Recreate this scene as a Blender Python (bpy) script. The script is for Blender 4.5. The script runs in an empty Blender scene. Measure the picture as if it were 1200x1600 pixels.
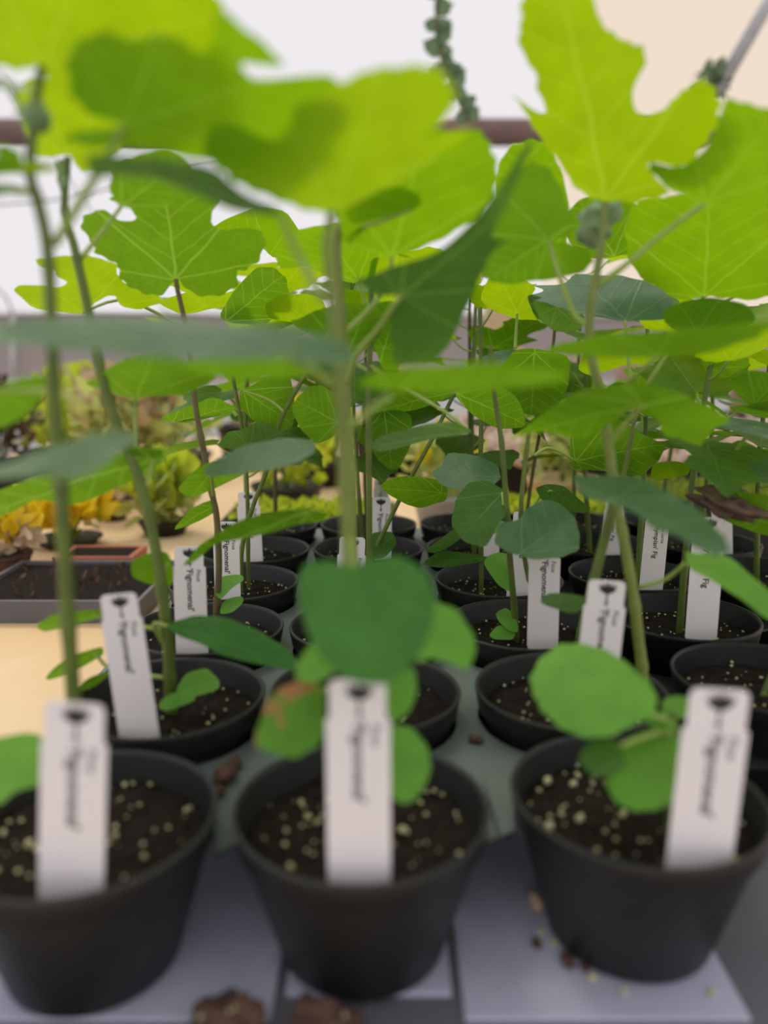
import bpy, bmesh, math, random
from mathutils import Vector, Matrix, noise
from mathutils.geometry import delaunay_2d_cdt
from mathutils.bvhtree import BVHTree

# ------------------------------------------------------------------ camera, world, light
PI = math.pi
F = 1234.0                      # focal length in pixels of the 1200x1600 frame
TH = math.radians(11.22)        # camera looks down by this much
BENCH = 0.78                    # bench top
TRAYF = BENCH + 0.004           # top of the grey plates the front pots stand on
RIM = TRAYF + 0.064             # pot rims
CAM = Vector((0, 0, RIM + 0.18))
FWD = Vector((0, math.cos(TH), -math.sin(TH)))
UP = Vector((0, math.sin(TH), math.cos(TH)))
RGT = Vector((1, 0, 0))

scene = bpy.context.scene
C = scene.collection
cd = bpy.data.cameras.new('camera')
cam = bpy.data.objects.new('camera', cd)
C.objects.link(cam)
cam.location = CAM
cam.rotation_euler = (PI / 2 - TH, 0, 0)
cd.sensor_fit = 'VERTICAL'
cd.sensor_height = 36
cd.lens = F / 1600 * 36
cd.clip_start = 0.01
cd.dof.use_dof = True
cd.dof.focus_distance = 0.60
cd.dof.aperture_fstop = 3.3
scene.camera = cam

world = bpy.data.worlds.new('overcast_sky')
scene.world = world
world.use_nodes = True
bg = world.node_tree.nodes['Background']
bg.inputs[0].default_value = (0.97, 0.94, 0.97, 1)
bg.inputs[1].default_value = 0.9
sd = bpy.data.lights.new('hazy_sun_offscreen', 'SUN')
sd.energy = 1.3
sd.angle = math.radians(18)
sd.color = (1.0, 0.93, 0.8)
sun = bpy.data.objects.new('hazy_sun_offscreen', sd)
C.objects.link(sun)
sun.rotation_euler = (math.radians(-28), math.radians(-16), 0)
vs = scene.view_settings
vs.view_transform = 'Standard'
vs.look = 'None'
vs.gamma = 1
vs.exposure = 0.0
vs.use_curve_mapping = False
scene.cycles.use_denoising = True
scene.cycles.transparent_max_bounces = 12

random.seed(11)
R = random.random
def U(a, b): return a + (b - a) * R()

# ------------------------------------------------------------------ pixel helpers (direction only; depth is given)
def ray(px, py): return FWD + RGT * ((px - 600) / F) + UP * ((800 - py) / F)
def at_y(px, py, Y):
    r = ray(px, py); return CAM + r * (Y / r.y)
def at_z(px, py, Z):
    r = ray(px, py); return CAM + r * ((Z - CAM.z) / r.z)

# ------------------------------------------------------------------ object helpers
def obj(name, mesh, mat=None, parent=None):
    o = bpy.data.objects.new(name, mesh)
    C.objects.link(o)
    if mat is not None and not mesh.materials: mesh.materials.append(mat)
    if parent is not None: o.parent = parent
    return o
def tag(o, label=None, cat=None, group=None, kind=None):
    if label: o['label'] = label
    if cat: o['category'] = cat
    if group: o['group'] = group
    if kind: o['kind'] = kind
    return o
def thing(name, label, cat, loc=(0, 0, 0), group=None):
    o = bpy.data.objects.new(name, None)
    o.empty_display_size = 0.02
    C.objects.link(o); o.location = loc
    return tag(o, label, cat, group)
def pmesh(name, verts, faces, smooth=False):
    m = bpy.data.meshes.new(name)
    m.from_pydata([tuple(v) for v in verts], [], faces)
    m.update()
    if smooth:
        m.polygons.foreach_set('use_smooth', [True] * len(m.polygons))
    return m
def lathe(name, prof, seg=48, smooth=True, close=False):
    vs_, fs = [], []
    n = len(prof)
    for i in range(seg):
        a = 2 * PI * i / seg
        for r, z in prof: vs_.append((r * math.cos(a), r * math.sin(a), z))
    for i in range(seg):
        j = (i + 1) % seg
        for k in range(n - 1):
            fs.append((i * n + k, j * n + k, j * n + k + 1, i * n + k + 1))
    if close:
        fs.append([i * n for i in range(seg)][::-1])
    return pmesh(name, vs_, fs, smooth)
def tube_geo(pts, rads, seg=8):
    vs_, fs = [], []
    pts = [Vector(p) for p in pts]
    n = len(pts)
    ref = Vector((0.31, 0.85, 0.21)).normalized()
    for i, p in enumerate(pts):
        t = (pts[min(i + 1, n - 1)] - pts[max(i - 1, 0)])
        t = t.normalized() if t.length > 1e-9 else Vector((0, 0, 1))
        a = t.cross(ref)
        if a.length < 1e-4: a = t.orthogonal()
        a.normalize(); b = t.cross(a)
        r = rads[i] if hasattr(rads, '__len__') else rads
        for k in range(seg):
            an = 2 * PI * k / seg
            vs_.append(p + (a * math.cos(an) + b * math.sin(an)) * r)
    for i in range(n - 1):
        for k in range(seg):
            l = (k + 1) % seg
            fs.append((i * seg + k, i * seg + l, (i + 1) * seg + l, (i + 1) * seg + k))
    fs.append(tuple(range(seg))[::-1]); fs.append(tuple((n - 1) * seg + k for k in range(seg)))
    return vs_, fs
def tube(name, pts, rads, seg=8): 
    v, f = tube_geo(pts, rads, seg); return pmesh(name, v, f, True)
def crom(pts, per, closed=False):
    P = [Vector(p) for p in pts]; n = len(P); out = []
    rng = n if closed else n - 1
    for i in range(rng):
        if closed: a, b, c, d = P[i - 1], P[i], P[(i + 1) % n], P[(i + 2) % n]
        else: a, b, c, d = P[max(i - 1, 0)], P[i], P[i + 1], P[min(i + 2, n - 1)]
        for k in range(per):
            t = k / per
            out.append(0.5 * ((2 * b) + (c - a) * t + (2 * a - 5 * b + 4 * c - d) * t * t + (3 * b - a - 3 * c + d) * t ** 3))
    if not closed: out.append(P[-1].copy())
    return out
def box_geo(x0, x1, y0, y1, z0, z1):
    v = [(x, y, z) for z in (z0, z1) for y in (y0, y1) for x in (x0, x1)]
    f = [(0, 2, 3, 1), (4, 5, 7, 6), (0, 1, 5, 4), (2, 6, 7, 3), (0, 4, 6, 2), (1, 3, 7, 5)]
    return v, f
def box(name, *a, bev=0.0):
    v, f = box_geo(*a)
    m = pmesh(name, v, f)
    if bev:
        bm = bmesh.new(); bm.from_mesh(m)
        bmesh.ops.bevel(bm, geom=bm.edges[:], offset=bev, segments=3, affect='EDGES', profile=0.5)
        bm.to_mesh(m); bm.free()
    return m
def join_geo(parts):
    V, Fc = [], []
    for v, f in parts:
        o = len(V); V += list(v); Fc += [tuple(i + o for i in q) for q in f]
    return V, Fc

# ------------------------------------------------------------------ materials
def nodes(name):
    m = bpy.data.materials.new(name); m.use_nodes = True
    nt = m.node_tree
    return m, nt, nt.nodes['Principled BSDF']
def ramp_col(nt, fac, stops):
    r = nt.nodes.new('ShaderNodeValToRGB')
    el = r.color_ramp.elements
    while len(el) < len(stops): el.new(0.5)
    for e, (p, c) in zip(el, stops): e.position = p; e.color = (*c, 1)
    nt.links.new(fac, r.inputs[0]); return r.outputs[0]
def noise_tex(nt, scale, detail=3, vec=None):
    n = nt.nodes.new('ShaderNodeTexNoise'); n.inputs['Scale'].default_value = scale; n.inputs['Detail'].default_value = detail
    if vec is None:
        tc = nt.nodes.new('ShaderNodeTexCoord'); vec = tc.outputs['Object']
    nt.links.new(vec, n.inputs['Vector']); return n.outputs['Fac']
def mat(name, c1, c2=None, scale=30, rough=0.6, bump=0.0, spec=0.5, bscale=None):
    m, nt, b = nodes(name)
    b.inputs['Roughness'].default_value = rough
    b.inputs['Specular IOR Level'].default_value = spec
    if c2 is None: c2 = tuple(x * 0.85 for x in c1)
    fac = noise_tex(nt, scale)
    nt.links.new(ramp_col(nt, fac, [(0.3, c1), (0.7, c2)]), b.inputs['Base Color'])
    if bump:
        bp = nt.nodes.new('ShaderNodeBump'); bp.inputs['Strength'].default_value = bump; bp.inputs['Distance'].default_value = 0.002
        nt.links.new(noise_tex(nt, bscale or scale * 3, 4), bp.inputs['Height'])
        nt.links.new(bp.outputs[0], b.inputs['Normal'])
    return m
def vein_mask(nt):
    """palmate venation from the blade's own coordinates (u along the midrib, v across, both over its length)"""
    L = nt.links
    uv = nt.nodes.new('ShaderNodeUVMap'); uv.uv_map = 'blade'
    nz = nt.nodes.new('ShaderNodeTexNoise'); nz.inputs['Scale'].default_value = 4.0
    L.new(uv.outputs[0], nz.inputs['Vector'])
    sub = nt.nodes.new('ShaderNodeVectorMath'); sub.operation = 'SUBTRACT'; sub.inputs[1].default_value = (0.5, 0.5, 0.5); L.new(nz.outputs['Color'], sub.inputs[0])
    sc = nt.nodes.new('ShaderNodeVectorMath'); sc.operation = 'SCALE'; sc.inputs['Scale'].default_value = 0.05; L.new(sub.outputs[0], sc.inputs[0])
    ad = nt.nodes.new('ShaderNodeVectorMath'); ad.operation = 'ADD'; L.new(uv.outputs[0], ad.inputs[0]); L.new(sc.outputs[0], ad.inputs[1])
    sp = nt.nodes.new('ShaderNodeSeparateXYZ'); L.new(ad.outputs[0], sp.inputs[0])
    def m(op, *a, clamp=False):
        n = nt.nodes.new('ShaderNodeMath'); n.operation = op; n.use_clamp = clamp
        for i, x in enumerate(a):
            if isinstance(x, (int, float)): n.inputs[i].default_value = x
            else: L.new(x, n.inputs[i])
        return n.outputs[0]
    u, v = sp.outputs[0], m('ABSOLUTE', sp.outputs[1])
    def line(d, w): return m('SUBTRACT', 1.35, m('DIVIDE', d, w), clamp=True)
    taper = m('ADD', m('MULTIPLY', m('SUBTRACT', 1.0, u), 0.010), 0.003)
    tot = line(v, taper)
    for al, w in ((0.72, 0.0085), (1.42, 0.006)):
        d = m('ABSOLUTE', m('SUBTRACT', m('MULTIPLY', u, math.sin(al)), m('MULTIPLY', v, math.cos(al))))
        fw = m('GREATER_THAN', m('ADD', m('MULTIPLY', u, math.cos(al)), m('MULTIPLY', v, math.sin(al))), 0.0)
        tot = m('MAXIMUM', tot, m('MULTIPLY', line(d, w), fw))
    t = m('SUBTRACT', u, m('MULTIPLY', v, 0.8))
    p = m('MULTIPLY', m('PINGPONG', t, 0.085), 0.78)
    tot = m('MAXIMUM', tot, m('MULTIPLY', m('MULTIPLY', line(p, 0.0055), 0.6), m('GREATER_THAN', t, 0.05)))
    vo = nt.nodes.new('ShaderNodeTexVoronoi'); vo.feature = 'DISTANCE_TO_EDGE'; vo.inputs['Scale'].default_value = 22
    L.new(ad.outputs[0], vo.inputs['Vector'])
    tot = m('MAXIMUM', tot, m('MULTIPLY', line(vo.outputs[0], 0.05), 0.16))
    return tot
def leaf_mat(name, top, under, trans, mixf=0.5, rough=0.45, spots=None, vein=0.0, spec=0.4, sheen=0.0):
    m, nt, b = nodes(name)
    L = nt.links
    geo = nt.nodes.new('ShaderNodeNewGeometry')
    n = noise_tex(nt, 55, 3)
    def var(c, k): return ramp_col(nt, n, [(0.3, tuple(x * (1 - k) for x in c)), (0.7, tuple(min(1, x * (1 + k)) for x in c))])
    def mixc(f, a, c):
        q = nt.nodes.new('ShaderNodeMix'); q.data_type = 'RGBA'; L.new(f, q.inputs[0]); L.new(a, q.inputs[6])
        if isinstance(c, tuple): q.inputs[7].default_value = (*c, 1)
        else: L.new(c, q.inputs[7])
        return q.outputs[2]
    ct, cu_, tcol = var(top, 0.12), var(under, 0.1), var(trans, 0.08)
    bp = nt.nodes.new('ShaderNodeBump'); bp.inputs['Strength'].default_value = 0.15; bp.inputs['Distance'].default_value = 0.001
    if vein:
        vm = vein_mask(nt)
        vf = nt.nodes.new('ShaderNodeMath'); vf.operation = 'MULTIPLY'; L.new(vm, vf.inputs[0]); vf.inputs[1].default_value = vein
        pale = lambda c, k, w: tuple(min(1, x * k + w * y) for x, y in zip(c, (0.9, 1.0, 0.35)))
        ct = mixc(vf.outputs[0], ct, pale(top, 1.3, 0.06)); cu_ = mixc(vf.outputs[0], cu_, pale(under, 1.5, 0.16)); tcol = mixc(vf.outputs[0], tcol, pale(trans, 1.15, 0.16))
        L.new(vm, bp.inputs['Height']); bp.inputs['Strength'].default_value = 0.35
    else:
        L.new(noise_tex(nt, 260, 3), bp.inputs['Height'])
    base = mixc(geo.outputs['Backfacing'], ct, cu_)
    if spots:
        f = nt.nodes.new('ShaderNodeMapRange'); f.inputs[1].default_value = 0.55; f.inputs[2].default_value = 0.60
        L.new(noise_tex(nt, 40, 2), f.inputs[0])
        base = mixc(f.outputs[0], base, spots); tcol = mixc(f.outputs[0], tcol, spots)
    L.new(base, b.inputs['Base Color'])
    b.inputs['Roughness'].default_value = rough
    b.inputs['Specular IOR Level'].default_value = spec
    b.inputs['Sheen Weight'].default_value = sheen
    b.inputs['Sheen Roughness'].default_value = 0.4
    b.inputs['Sheen Tint'].default_value = (0.85, 1.0, 0.9, 1)
    tr = nt.nodes.new('ShaderNodeBsdfTranslucent'); L.new(tcol, tr.inputs[0])
    ms = nt.nodes.new('ShaderNodeMixShader'); ms.inputs[0].default_value = mixf
    L.new(b.outputs[0], ms.inputs[1]); L.new(tr.outputs[0], ms.inputs[2])
    L.new(bp.outputs[0], b.inputs['Normal'])
    L.new(ms.outputs[0], nt.nodes['Material Output'].inputs[0])
    return m
def film_mat(name, col, opacity=0.2, dcol=(0.9, 0.9, 0.9)):
    m, nt, b = nodes(name)
    t = nt.nodes.new('ShaderNodeBsdfTransparent'); t.inputs[0].default_value = (*col, 1)
    d = nt.nodes.new('ShaderNodeBsdfTranslucent'); d.inputs[0].default_value = (*dcol, 1)
    ms = nt.nodes.new('ShaderNodeMixShader'); ms.inputs[0].default_value = opacity
    nt.links.new(t.outputs[0], ms.inputs[1]); nt.links.new(d.outputs[0], ms.inputs[2])
    nt.links.new(ms.outputs[0], nt.nodes['Material Output'].inputs[0])
    return m

M = {}
M['young'] = leaf_mat('young_fig_leaf', (0.07, 0.19, 0.02), (0.10, 0.23, 0.008), (0.52, 0.76, 0.002), 0.5, vein=0.35)
M['young2'] = leaf_mat('half_grown_fig_leaf', (0.06, 0.18, 0.02), (0.08, 0.20, 0.008), (0.36, 0.66, 0.002), 0.48, vein=0.5)
M['leaf'] = leaf_mat('fig_leaf', (0.05, 0.16, 0.02), (0.075, 0.19, 0.014), (0.23, 0.47, 0.003), 0.47, vein=0.8)
M['old'] = leaf_mat('old_fig_leaf', (0.045, 0.15, 0.04), (0.06, 0.16, 0.025), (0.14, 0.31, 0.01), 0.40, vein=0.6, spec=0.45, sheen=0.9)
M['mid'] = leaf_mat('broad_fig_leaf', (0.05, 0.20, 0.035), (0.07, 0.19, 0.03), (0.16, 0.36, 0.01), 0.36, vein=0.5, spec=0.3, rough=0.55)
M['low'] = leaf_mat('low_fig_leaf', (0.16, 0.42, 0.05), (0.13, 0.32, 0.04), (0.30, 0.62, 0.02), 0.36, vein=0.4, spec=0.3, rough=0.6, sheen=0.2)
M['spot'] = leaf_mat('scorched_fig_leaf', (0.10, 0.29, 0.03), (0.12, 0.28, 0.04), (0.30, 0.60, 0.03), 0.4, spots=(0.50, 0.24, 0.10), vein=0.4, spec=0.25, rough=0.6)
M['petiole'] = mat('leaf_stalk', (0.36, 0.46, 0.10), (0.26, 0.38, 0.07), 60, 0.5)
M['bud'] = mat('downy_bud', (0.20, 0.30, 0.14), (0.26, 0.36, 0.2), 120, 0.9, 0.4)
M['stem'] = mat('green_stem', (0.13, 0.19, 0.02), (0.085, 0.125, 0.016), 70, 0.5, 0.3)
M['stem2'] = mat('pale_green_stem', (0.22, 0.27, 0.05), (0.16, 0.21, 0.035), 70, 0.5, 0.3)
M['wood'] = mat('woody_stem', (0.15, 0.125, 0.035), (0.10, 0.075, 0.03), 90, 0.6, 0.5)
M['pot'] = mat('black_pot_plastic', (0.008, 0.0095, 0.0095), (0.016, 0.0145, 0.012), 14, 0.5, 0.05)
M['potk'] = mat('glossy_black_pot_plastic', (0.004, 0.005, 0.0055), (0.007, 0.008, 0.008), 20, 0.45, spec=0.35)
M['soil'] = mat('peat_soil', (0.007, 0.005, 0.004), (0.030, 0.019, 0.012), 300, 0.95, 1.0, 0.2)
M['perlite'] = mat('perlite', (0.52, 0.49, 0.20), (0.70, 0.67, 0.45), 200, 0.9, 0.4)
M['deck'] = mat('grey_green_tray_plastic', (0.13, 0.165, 0.155), (0.17, 0.205, 0.195), 12, 0.5)
M['kdeck'] = mat('black_tray_plastic', (0.014, 0.015, 0.016), (0.02, 0.021, 0.022), 20, 0.5)
M['plate'] = mat('lavender_grey_plastic', (0.52, 0.53, 0.66), (0.45, 0.46, 0.58), 20, 0.55)
M['gap'] = mat('dark_grey_plastic', (0.12, 0.12, 0.14), (0.15, 0.14, 0.15), 20, 0.6)
M['label'] = mat('label_plastic', (0.86, 0.80, 0.79), (0.83, 0.78, 0.77), 20, 0.45)
M['ink'] = mat('black_print', (0.012, 0.010, 0.010), None, 20, 0.5)
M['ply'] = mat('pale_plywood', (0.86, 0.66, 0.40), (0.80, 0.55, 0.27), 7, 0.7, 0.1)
M['floor'] = mat('gravel_floor', (0.30, 0.26, 0.22), (0.2, 0.17, 0.15), 40, 0.9, 0.5)
M['film'] = film_mat('clear_film', (0.99, 0.985, 0.99), 0.12)
M['peach'] = film_mat('peach_film', (1.0, 0.87, 0.70), 0.10, (0.95, 0.8, 0.62))
M['band'] = mat('faded_curtain', (0.42, 0.37, 0.37), (0.46, 0.38, 0.34), 3, 0.8)
M['white'] = mat('white_paint', (0.80, 0.79, 0.78), (0.74, 0.73, 0.73), 6, 0.6)
M['beam'] = mat('brown_beam', (0.24, 0.15, 0.13), (0.18, 0.11, 0.10), 9, 0.8)
M['steel'] = mat('galvanised_steel', (0.42, 0.42, 0.43), (0.5, 0.5, 0.5), 30, 0.4)
M['wire'] = mat('dark_wire', (0.05, 0.05, 0.055), None, 30, 0.5)
M['terra'] = mat('terracotta', (0.48, 0.16, 0.09), (0.40, 0.13, 0.08), 25, 0.8)
M['tan'] = mat('straw', (0.52, 0.38, 0.20), (0.62, 0.48, 0.30), 90, 0.8)
M['tan2'] = mat('pale_straw', (0.70, 0.56, 0.38), (0.58, 0.42, 0.26), 90, 0.8)
M['pinkish'] = mat('faded_leaf_litter', (0.66, 0.46, 0.34), (0.85, 0.74, 0.64), 60, 0.9)
M['brown'] = mat('dead_leaf', (0.16, 0.10, 0.06), (0.07, 0.045, 0.035), 80, 0.9, 0.6)
M['lime'] = leaf_mat('lime_leaf', (0.36, 0.46, 0.04), (0.36, 0.46, 0.06), (0.75, 0.85, 0.05), 0.5)
M['paleg'] = leaf_mat('pale_leaf', (0.45, 0.52, 0.16), (0.45, 0.5, 0.2), (0.7, 0.75, 0.22), 0.45)
M['yellow'] = leaf_mat('yellow_petal', (0.85, 0.62, 0.02), (0.85, 0.62, 0.02), (0.95, 0.75, 0.02), 0.35)
M['moss'] = leaf_mat('moss_leaf', (0.18, 0.26, 0.03), (0.2, 0.27, 0.04), (0.4, 0.5, 0.05), 0.4)
M['bark'] = mat('bark', (0.14, 0.07, 0.045), (0.08, 0.045, 0.03), 120, 0.9, 0.8)
M['sky_leaf'] = leaf_mat('vine_leaf', (0.10, 0.17, 0.09), (0.14, 0.21, 0.13), (0.2, 0.3, 0.14), 0.4)

# ------------------------------------------------------------------ setting
def struct(name, mesh, m): return tag(obj(name, mesh, m), kind='structure')
struct('floor', box('floor', -6, 6, -2.0, 8, -0.05, 0.0), M['floor'])
WY = 4.5
def wz(py): return at_y(600, py, WY).z
tag(struct('wall_back', box('wall_back', -6, 6, WY, WY + 0.02, 0.0, wz(587)), M['white']), 'white painted lower wall at the far end')
tag(struct('trim_1', box('trim_1', -6, 6, WY - 0.05, WY - 0.02, wz(588), wz(496)), M['band']), 'faded brown-grey curtain band along the far wall')
v, f = tube_geo([(-6, WY - 0.06, wz(492)), (6, WY - 0.06, wz(492))], 0.022, 12)
tag(struct('trim_2', pmesh('trim_2', v, f, True), M['white']), 'white rail along the top of the far curtain')
# film skin of the house: far gable and roof, carried on hoops
def quad(name, a, b, c, d): return pmesh(name, [a, b, c, d], [(0, 1, 2, 3)])
GX = at_y(860, 100, WY).x
struct('window_1', quad('window_1', (-6, WY, wz(492)), (GX, WY, wz(492)), (GX, WY, 4.4), (-6, WY, 4.4)), M['film'])
struct('window_2', quad('window_2', (GX, WY + 0.001, wz(492)), (6, WY + 0.001, wz(492)), (6, WY + 0.001, 4.4), (GX, WY + 0.001, 4.4)), M['peach'])
rv, rf = [], []
for i in range(17):
    a = PI * i / 16
    for y in (-2.0, WY): rv.append((-6 * math.cos(a), y, 1.9 + 2.6 * math.sin(a)))
for i in range(16): rf.append((2 * i, 2 * i + 1, 2 * i + 3, 2 * i + 2))
struct('ceiling', pmesh('ceiling', rv, rf, True), M['film'])
# beam across the far end
by = 3.6
bz = at_y(600, 207, by).z
b0, b1 = Vector((-5.6, by, bz)), Vector((5.6, by, bz))
v, f = tube_geo([b0, b1], 0.055, 14)
tag(obj('roof_beam', pmesh('roof_beam', v, f, True), M['beam']), 'brown timber beam across the far end of the greenhouse', 'beam')

# bench
t = thing('bench', 'pale plywood bench carrying the pots and trays', 'bench', (0, 0, 0))
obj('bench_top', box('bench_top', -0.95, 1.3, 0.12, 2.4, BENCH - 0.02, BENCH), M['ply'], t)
for x in (-0.9, 1.25):
    for y in (0.17, 1.25, 2.35):
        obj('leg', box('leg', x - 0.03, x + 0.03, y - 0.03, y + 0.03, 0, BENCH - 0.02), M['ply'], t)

# ------------------------------------------------------------------ pot grid (fitted to the rims in the photograph)
O0 = at_z(565, 1255, RIM)
ROWPX = {(-1, 0): (133, 1272), (0, 0): (565, 1255), (1, 0): (994, 1237), (-1, 1): (262, 1084), (0, 1): (571, 1076), (1, 1): (891, 1074),
         (2, 1): (1198, 1054)}
EX = Vector((0.1085, 0.004, 0)); EY = Vector((-0.0015, 0.110, 0))
def grid(i, j):
    if (i, j) in ROWPX:
        p = at_z(*ROWPX[(i, j)], RIM); return Vector((p.x, p.y, RIM))
    p = O0 + EX * i + EY * j
    if i >= 2: p = p + Vector((0.006, 0.012, 0))
    return Vector((p.x, p.y, RIM))

# trays: grey-green deck with a round hole for each pot; black deck at the right
HOLE = 0.0505
def deck_geo(ij, z0, z1, rowmin):
    """one square cell with a round hole per pot; corners lie midway between neighbouring pots"""
    V, Fc = [], []
    seg = 32
    g = lambda i, j: grid(i, j)
    def corner(i, j, di, dj):
        q = [g(i, j)]
        for k, l in ((di, 0), (0, dj), (di, dj)):
            if j + l < rowmin or (i < 2) != (i + k < 2): q.append(g(i, j) + EX * k + EY * l)
            else: q.append(g(i + k, j + l))
        return (q[0] + q[1] + q[2] + q[3]) / 4
    for (i, j) in ij:
        c = g(i, j); front = (j == 0)
        cr = {(a, b): corner(i, j, a, b) for a in (-1, 1) for b in (-1, 1)}
        def outer(k):
            an = 2 * PI * k / seg; ca, sa = math.cos(an), math.sin(an); m = max(abs(ca), abs(sa)); u, w = (ca / m + 1) / 2, (sa / m + 1) / 2
            return (cr[(-1, -1)] * (1 - u) + cr[(1, -1)] * u) * (1 - w) + (cr[(-1, 1)] * (1 - u) + cr[(1, 1)] * u) * w
        base = len(V)
        for k in range(seg):
            an = 2 * PI * k / seg
            h = (c.x + HOLE * math.cos(an), c.y + HOLE * math.sin(an)); o_ = outer(k)
            V += [(*h, z1), (o_.x, o_.y, z1), (*h, z0), (o_.x, o_.y, z0)]
        for k in range(seg):
            if front and math.sin(2 * PI * (k + 0.5) / seg) < 0: continue
            p, q = base + 4 * k, base + 4 * ((k + 1) % seg)
            Fc += [(p, p + 1, q + 1, q), (p + 2, q + 2, q + 3, p + 3), (p, q, q + 2, p + 2)]
    return V, Fc
NROW = 6
DZ = RIM - 0.018
yf = at_z(900, 1592, TRAYF).y
ybk = grid(0, 1).y - 0.005
tr = thing('plant_tray', 'grey-green plastic tray with round holes holding the rows of fig pots', 'tray', (0, 0, BENCH))
def loc(mesh, o):
    mesh.transform(Matrix.Translation(-Vector(o.location))); return mesh
v, f = deck_geo([(i, j) for i in (-1, 0, 1) for j in range(0, NROW)], DZ - 0.002, DZ, 0)
obj('deck', loc(pmesh('deck', v, f), tr), M['deck'], tr)
xl = grid(-1, 4).x - 0.056; xr = grid(1, 4).x + 0.0575; yb = grid(0, NROW - 1).y + 0.06
obj('side_wall', loc(box('side_wall', xl - 0.003, xl, ybk + 0.001, yb, BENCH + 0.0005, DZ - 0.002), tr), M['deck'], tr)
obj('side_wall', loc(box('side_wall', xr, xr + 0.002, ybk + 0.001, yb, BENCH + 0.0005, DZ - 0.002), tr), M['deck'], tr)
obj('rear_wall', loc(box('rear_wall', xl, xr, yb, yb + 0.003, BENCH + 0.0005, DZ - 0.002), tr), M['deck'], tr)
obj('tray_floor', loc(box('tray_floor', xl, xr, ybk + 0.001, yb, BENCH + 0.0005, TRAYF - 0.0001), tr), M['deck'], tr)
tk = thing('plant_tray', 'black plastic tray under the pots at the right edge of the bench', 'tray', (0, 0, BENCH))
v, f = deck_geo([(i, j) for i in (2, 3) for j in range(1, NROW)], DZ - 0.012, DZ - 0.010, 1)
v = [(max(q[0], xr + 0.003), q[1], q[2]) for q in v]
obj('deck', loc(pmesh('deck', v, f), tk), M['kdeck'], tk)
x0k = grid(2, 3).x - 0.052
obj('side_wall', loc(box('side_wall', x0k, x0k + 0.002, ybk + 0.001, yb, BENCH + 0.0005, DZ - 0.012), tk), M['kdeck'], tk)

obj('tray_floor', loc(box('tray_floor', x0k + 0.002, grid(3, 3).x + 0.055, ybk + 0.001, yb, BENCH + 0.0005, TRAYF - 0.0001), tk), M['kdeck'], tk)

# grey base tray the front row stands on: dark base and lighter raised plates
bt = thing('base_tray', 'lavender-grey plastic tray under the front row of pots, with dark grooves', 'tray', (0, 0, BENCH))
obj('base', loc(box('base', -0.30, 0.26, yf - 0.06, ybk, BENCH + 0.0003, BENCH + 0.0018), bt), M['gap'], bt)
def pxx(px, py): return at_z(px, py, TRAYF).x
for xa, xb in ((-0.28, pxx(432, 1540)), (pxx(720, 1540), pxx(1152, 1550))):
    obj('plate', loc(box('plate', xa, xb, yf, ybk - 0.006, BENCH + 0.0018, TRAYF, bev=0.0009), bt), M['plate'], bt)
obj('plate', loc(box('plate', pxx(447, 1540), pxx(705, 1540), yf + 0.012, ybk - 0.006, BENCH + 0.0018, TRAYF, bev=0.0009), bt), M['plate'], bt)

# ------------------------------------------------------------------ pots and soil (shared meshes)
PR = 0.0525
H = 0.064
prof = [(0.0, -H + 0.002), (0.0312, -H + 0.002), (0.0326, -H), (0.0343, -H + 0.0015), (0.0485, -0.0135), (0.0489, -0.0125), (0.0505, -0.0115),
        (PR - 0.0004, -0.0025), (PR, -0.0008), (PR - 0.0006, 0.0003), (PR - 0.0018, 0.0), (PR - 0.0024, -0.002), (0.0478, -0.0125), (0.0463, -0.0165)]
# inner skin down to below the soil
prof += [(0.0445, -0.024)]
POT = lathe('pot', prof, 56)
POTK = POT.copy(); 
POT.materials.append(M['pot']); POTK.materials.append(M['potk'])
def soil_mesh(seed, level=-0.012):
    rng = random.Random(seed)
    V, Fc = [], []
    nr, seg = 13, 40
    off = Vector((seed * 3.1, seed * 1.7, 0))
    for r in range(nr + 1):
        rr = 0.0468 * r / nr
        for k in range(seg):
            a = 2 * PI * k / seg
            x, y = rr * math.cos(a), rr * math.sin(a)
            h = noise.noise(Vector((x, y, 0)) * 75 + off) * 0.0026 + noise.noise(Vector((x, y, 0)) * 260 + off) * 0.0016
            V.append((x, y, level + h - 0.002 * (r / nr) ** 6))
    for r in range(nr):
        for k in range(seg):
            l = (k + 1) % seg
            Fc.append((r * seg + k, (r + 1) * seg + k, (r + 1) * seg + l, r * seg + l))
    m = pmesh('soil', V, Fc, False); m.materials.append(M['soil']); return m
def lump_geo(c, r, rng, sub=1, squash=0.8, jag=0.25):
    bm = bmesh.new(); bmesh.ops.create_icosphere(bm, subdivisions=sub, radius=1)
    o = Vector((rng.random() * 50, rng.random() * 50, rng.random() * 50))
    sx, sy, sz = r * rng.uniform(0.8, 1.2), r * rng.uniform(0.8, 1.2), r * squash
    V = []
    for q in bm.verts:
        k = 1 + jag * 2 * noise.noise(q.co * 1.6 + o)
        V.append(Vector((q.co.x * sx * k, q.co.y * sy * k, q.co.z * sz * k)) + Vector(c))
    bm.verts.index_update()
    Fc = [tuple(x.index for x in q.verts) for q in bm.faces]
    bm.free(); return V, Fc
def grains_mesh(seed, n, level=-0.012, rmin=0.0004, rmax=0.0012):
    rng = random.Random(seed); parts = []
    for _ in range(n):
        r = 0.0455 * math.sqrt(rng.random()); a = rng.random() * 2 * PI
        parts.append(lump_geo((r * math.cos(a), r * math.sin(a), level + 0.0012), rng.uniform(rmin, rmax), rng, 1))
    v, f = join_geo(parts); m = pmesh('perlite', v, f); m.materials.append(M['perlite']); return m
SOILS = [soil_mesh(s) for s in range(4)]
GRAINS = [grains_mesh(s + 40, 55) for s in range(4)]
PERL = []
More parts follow.
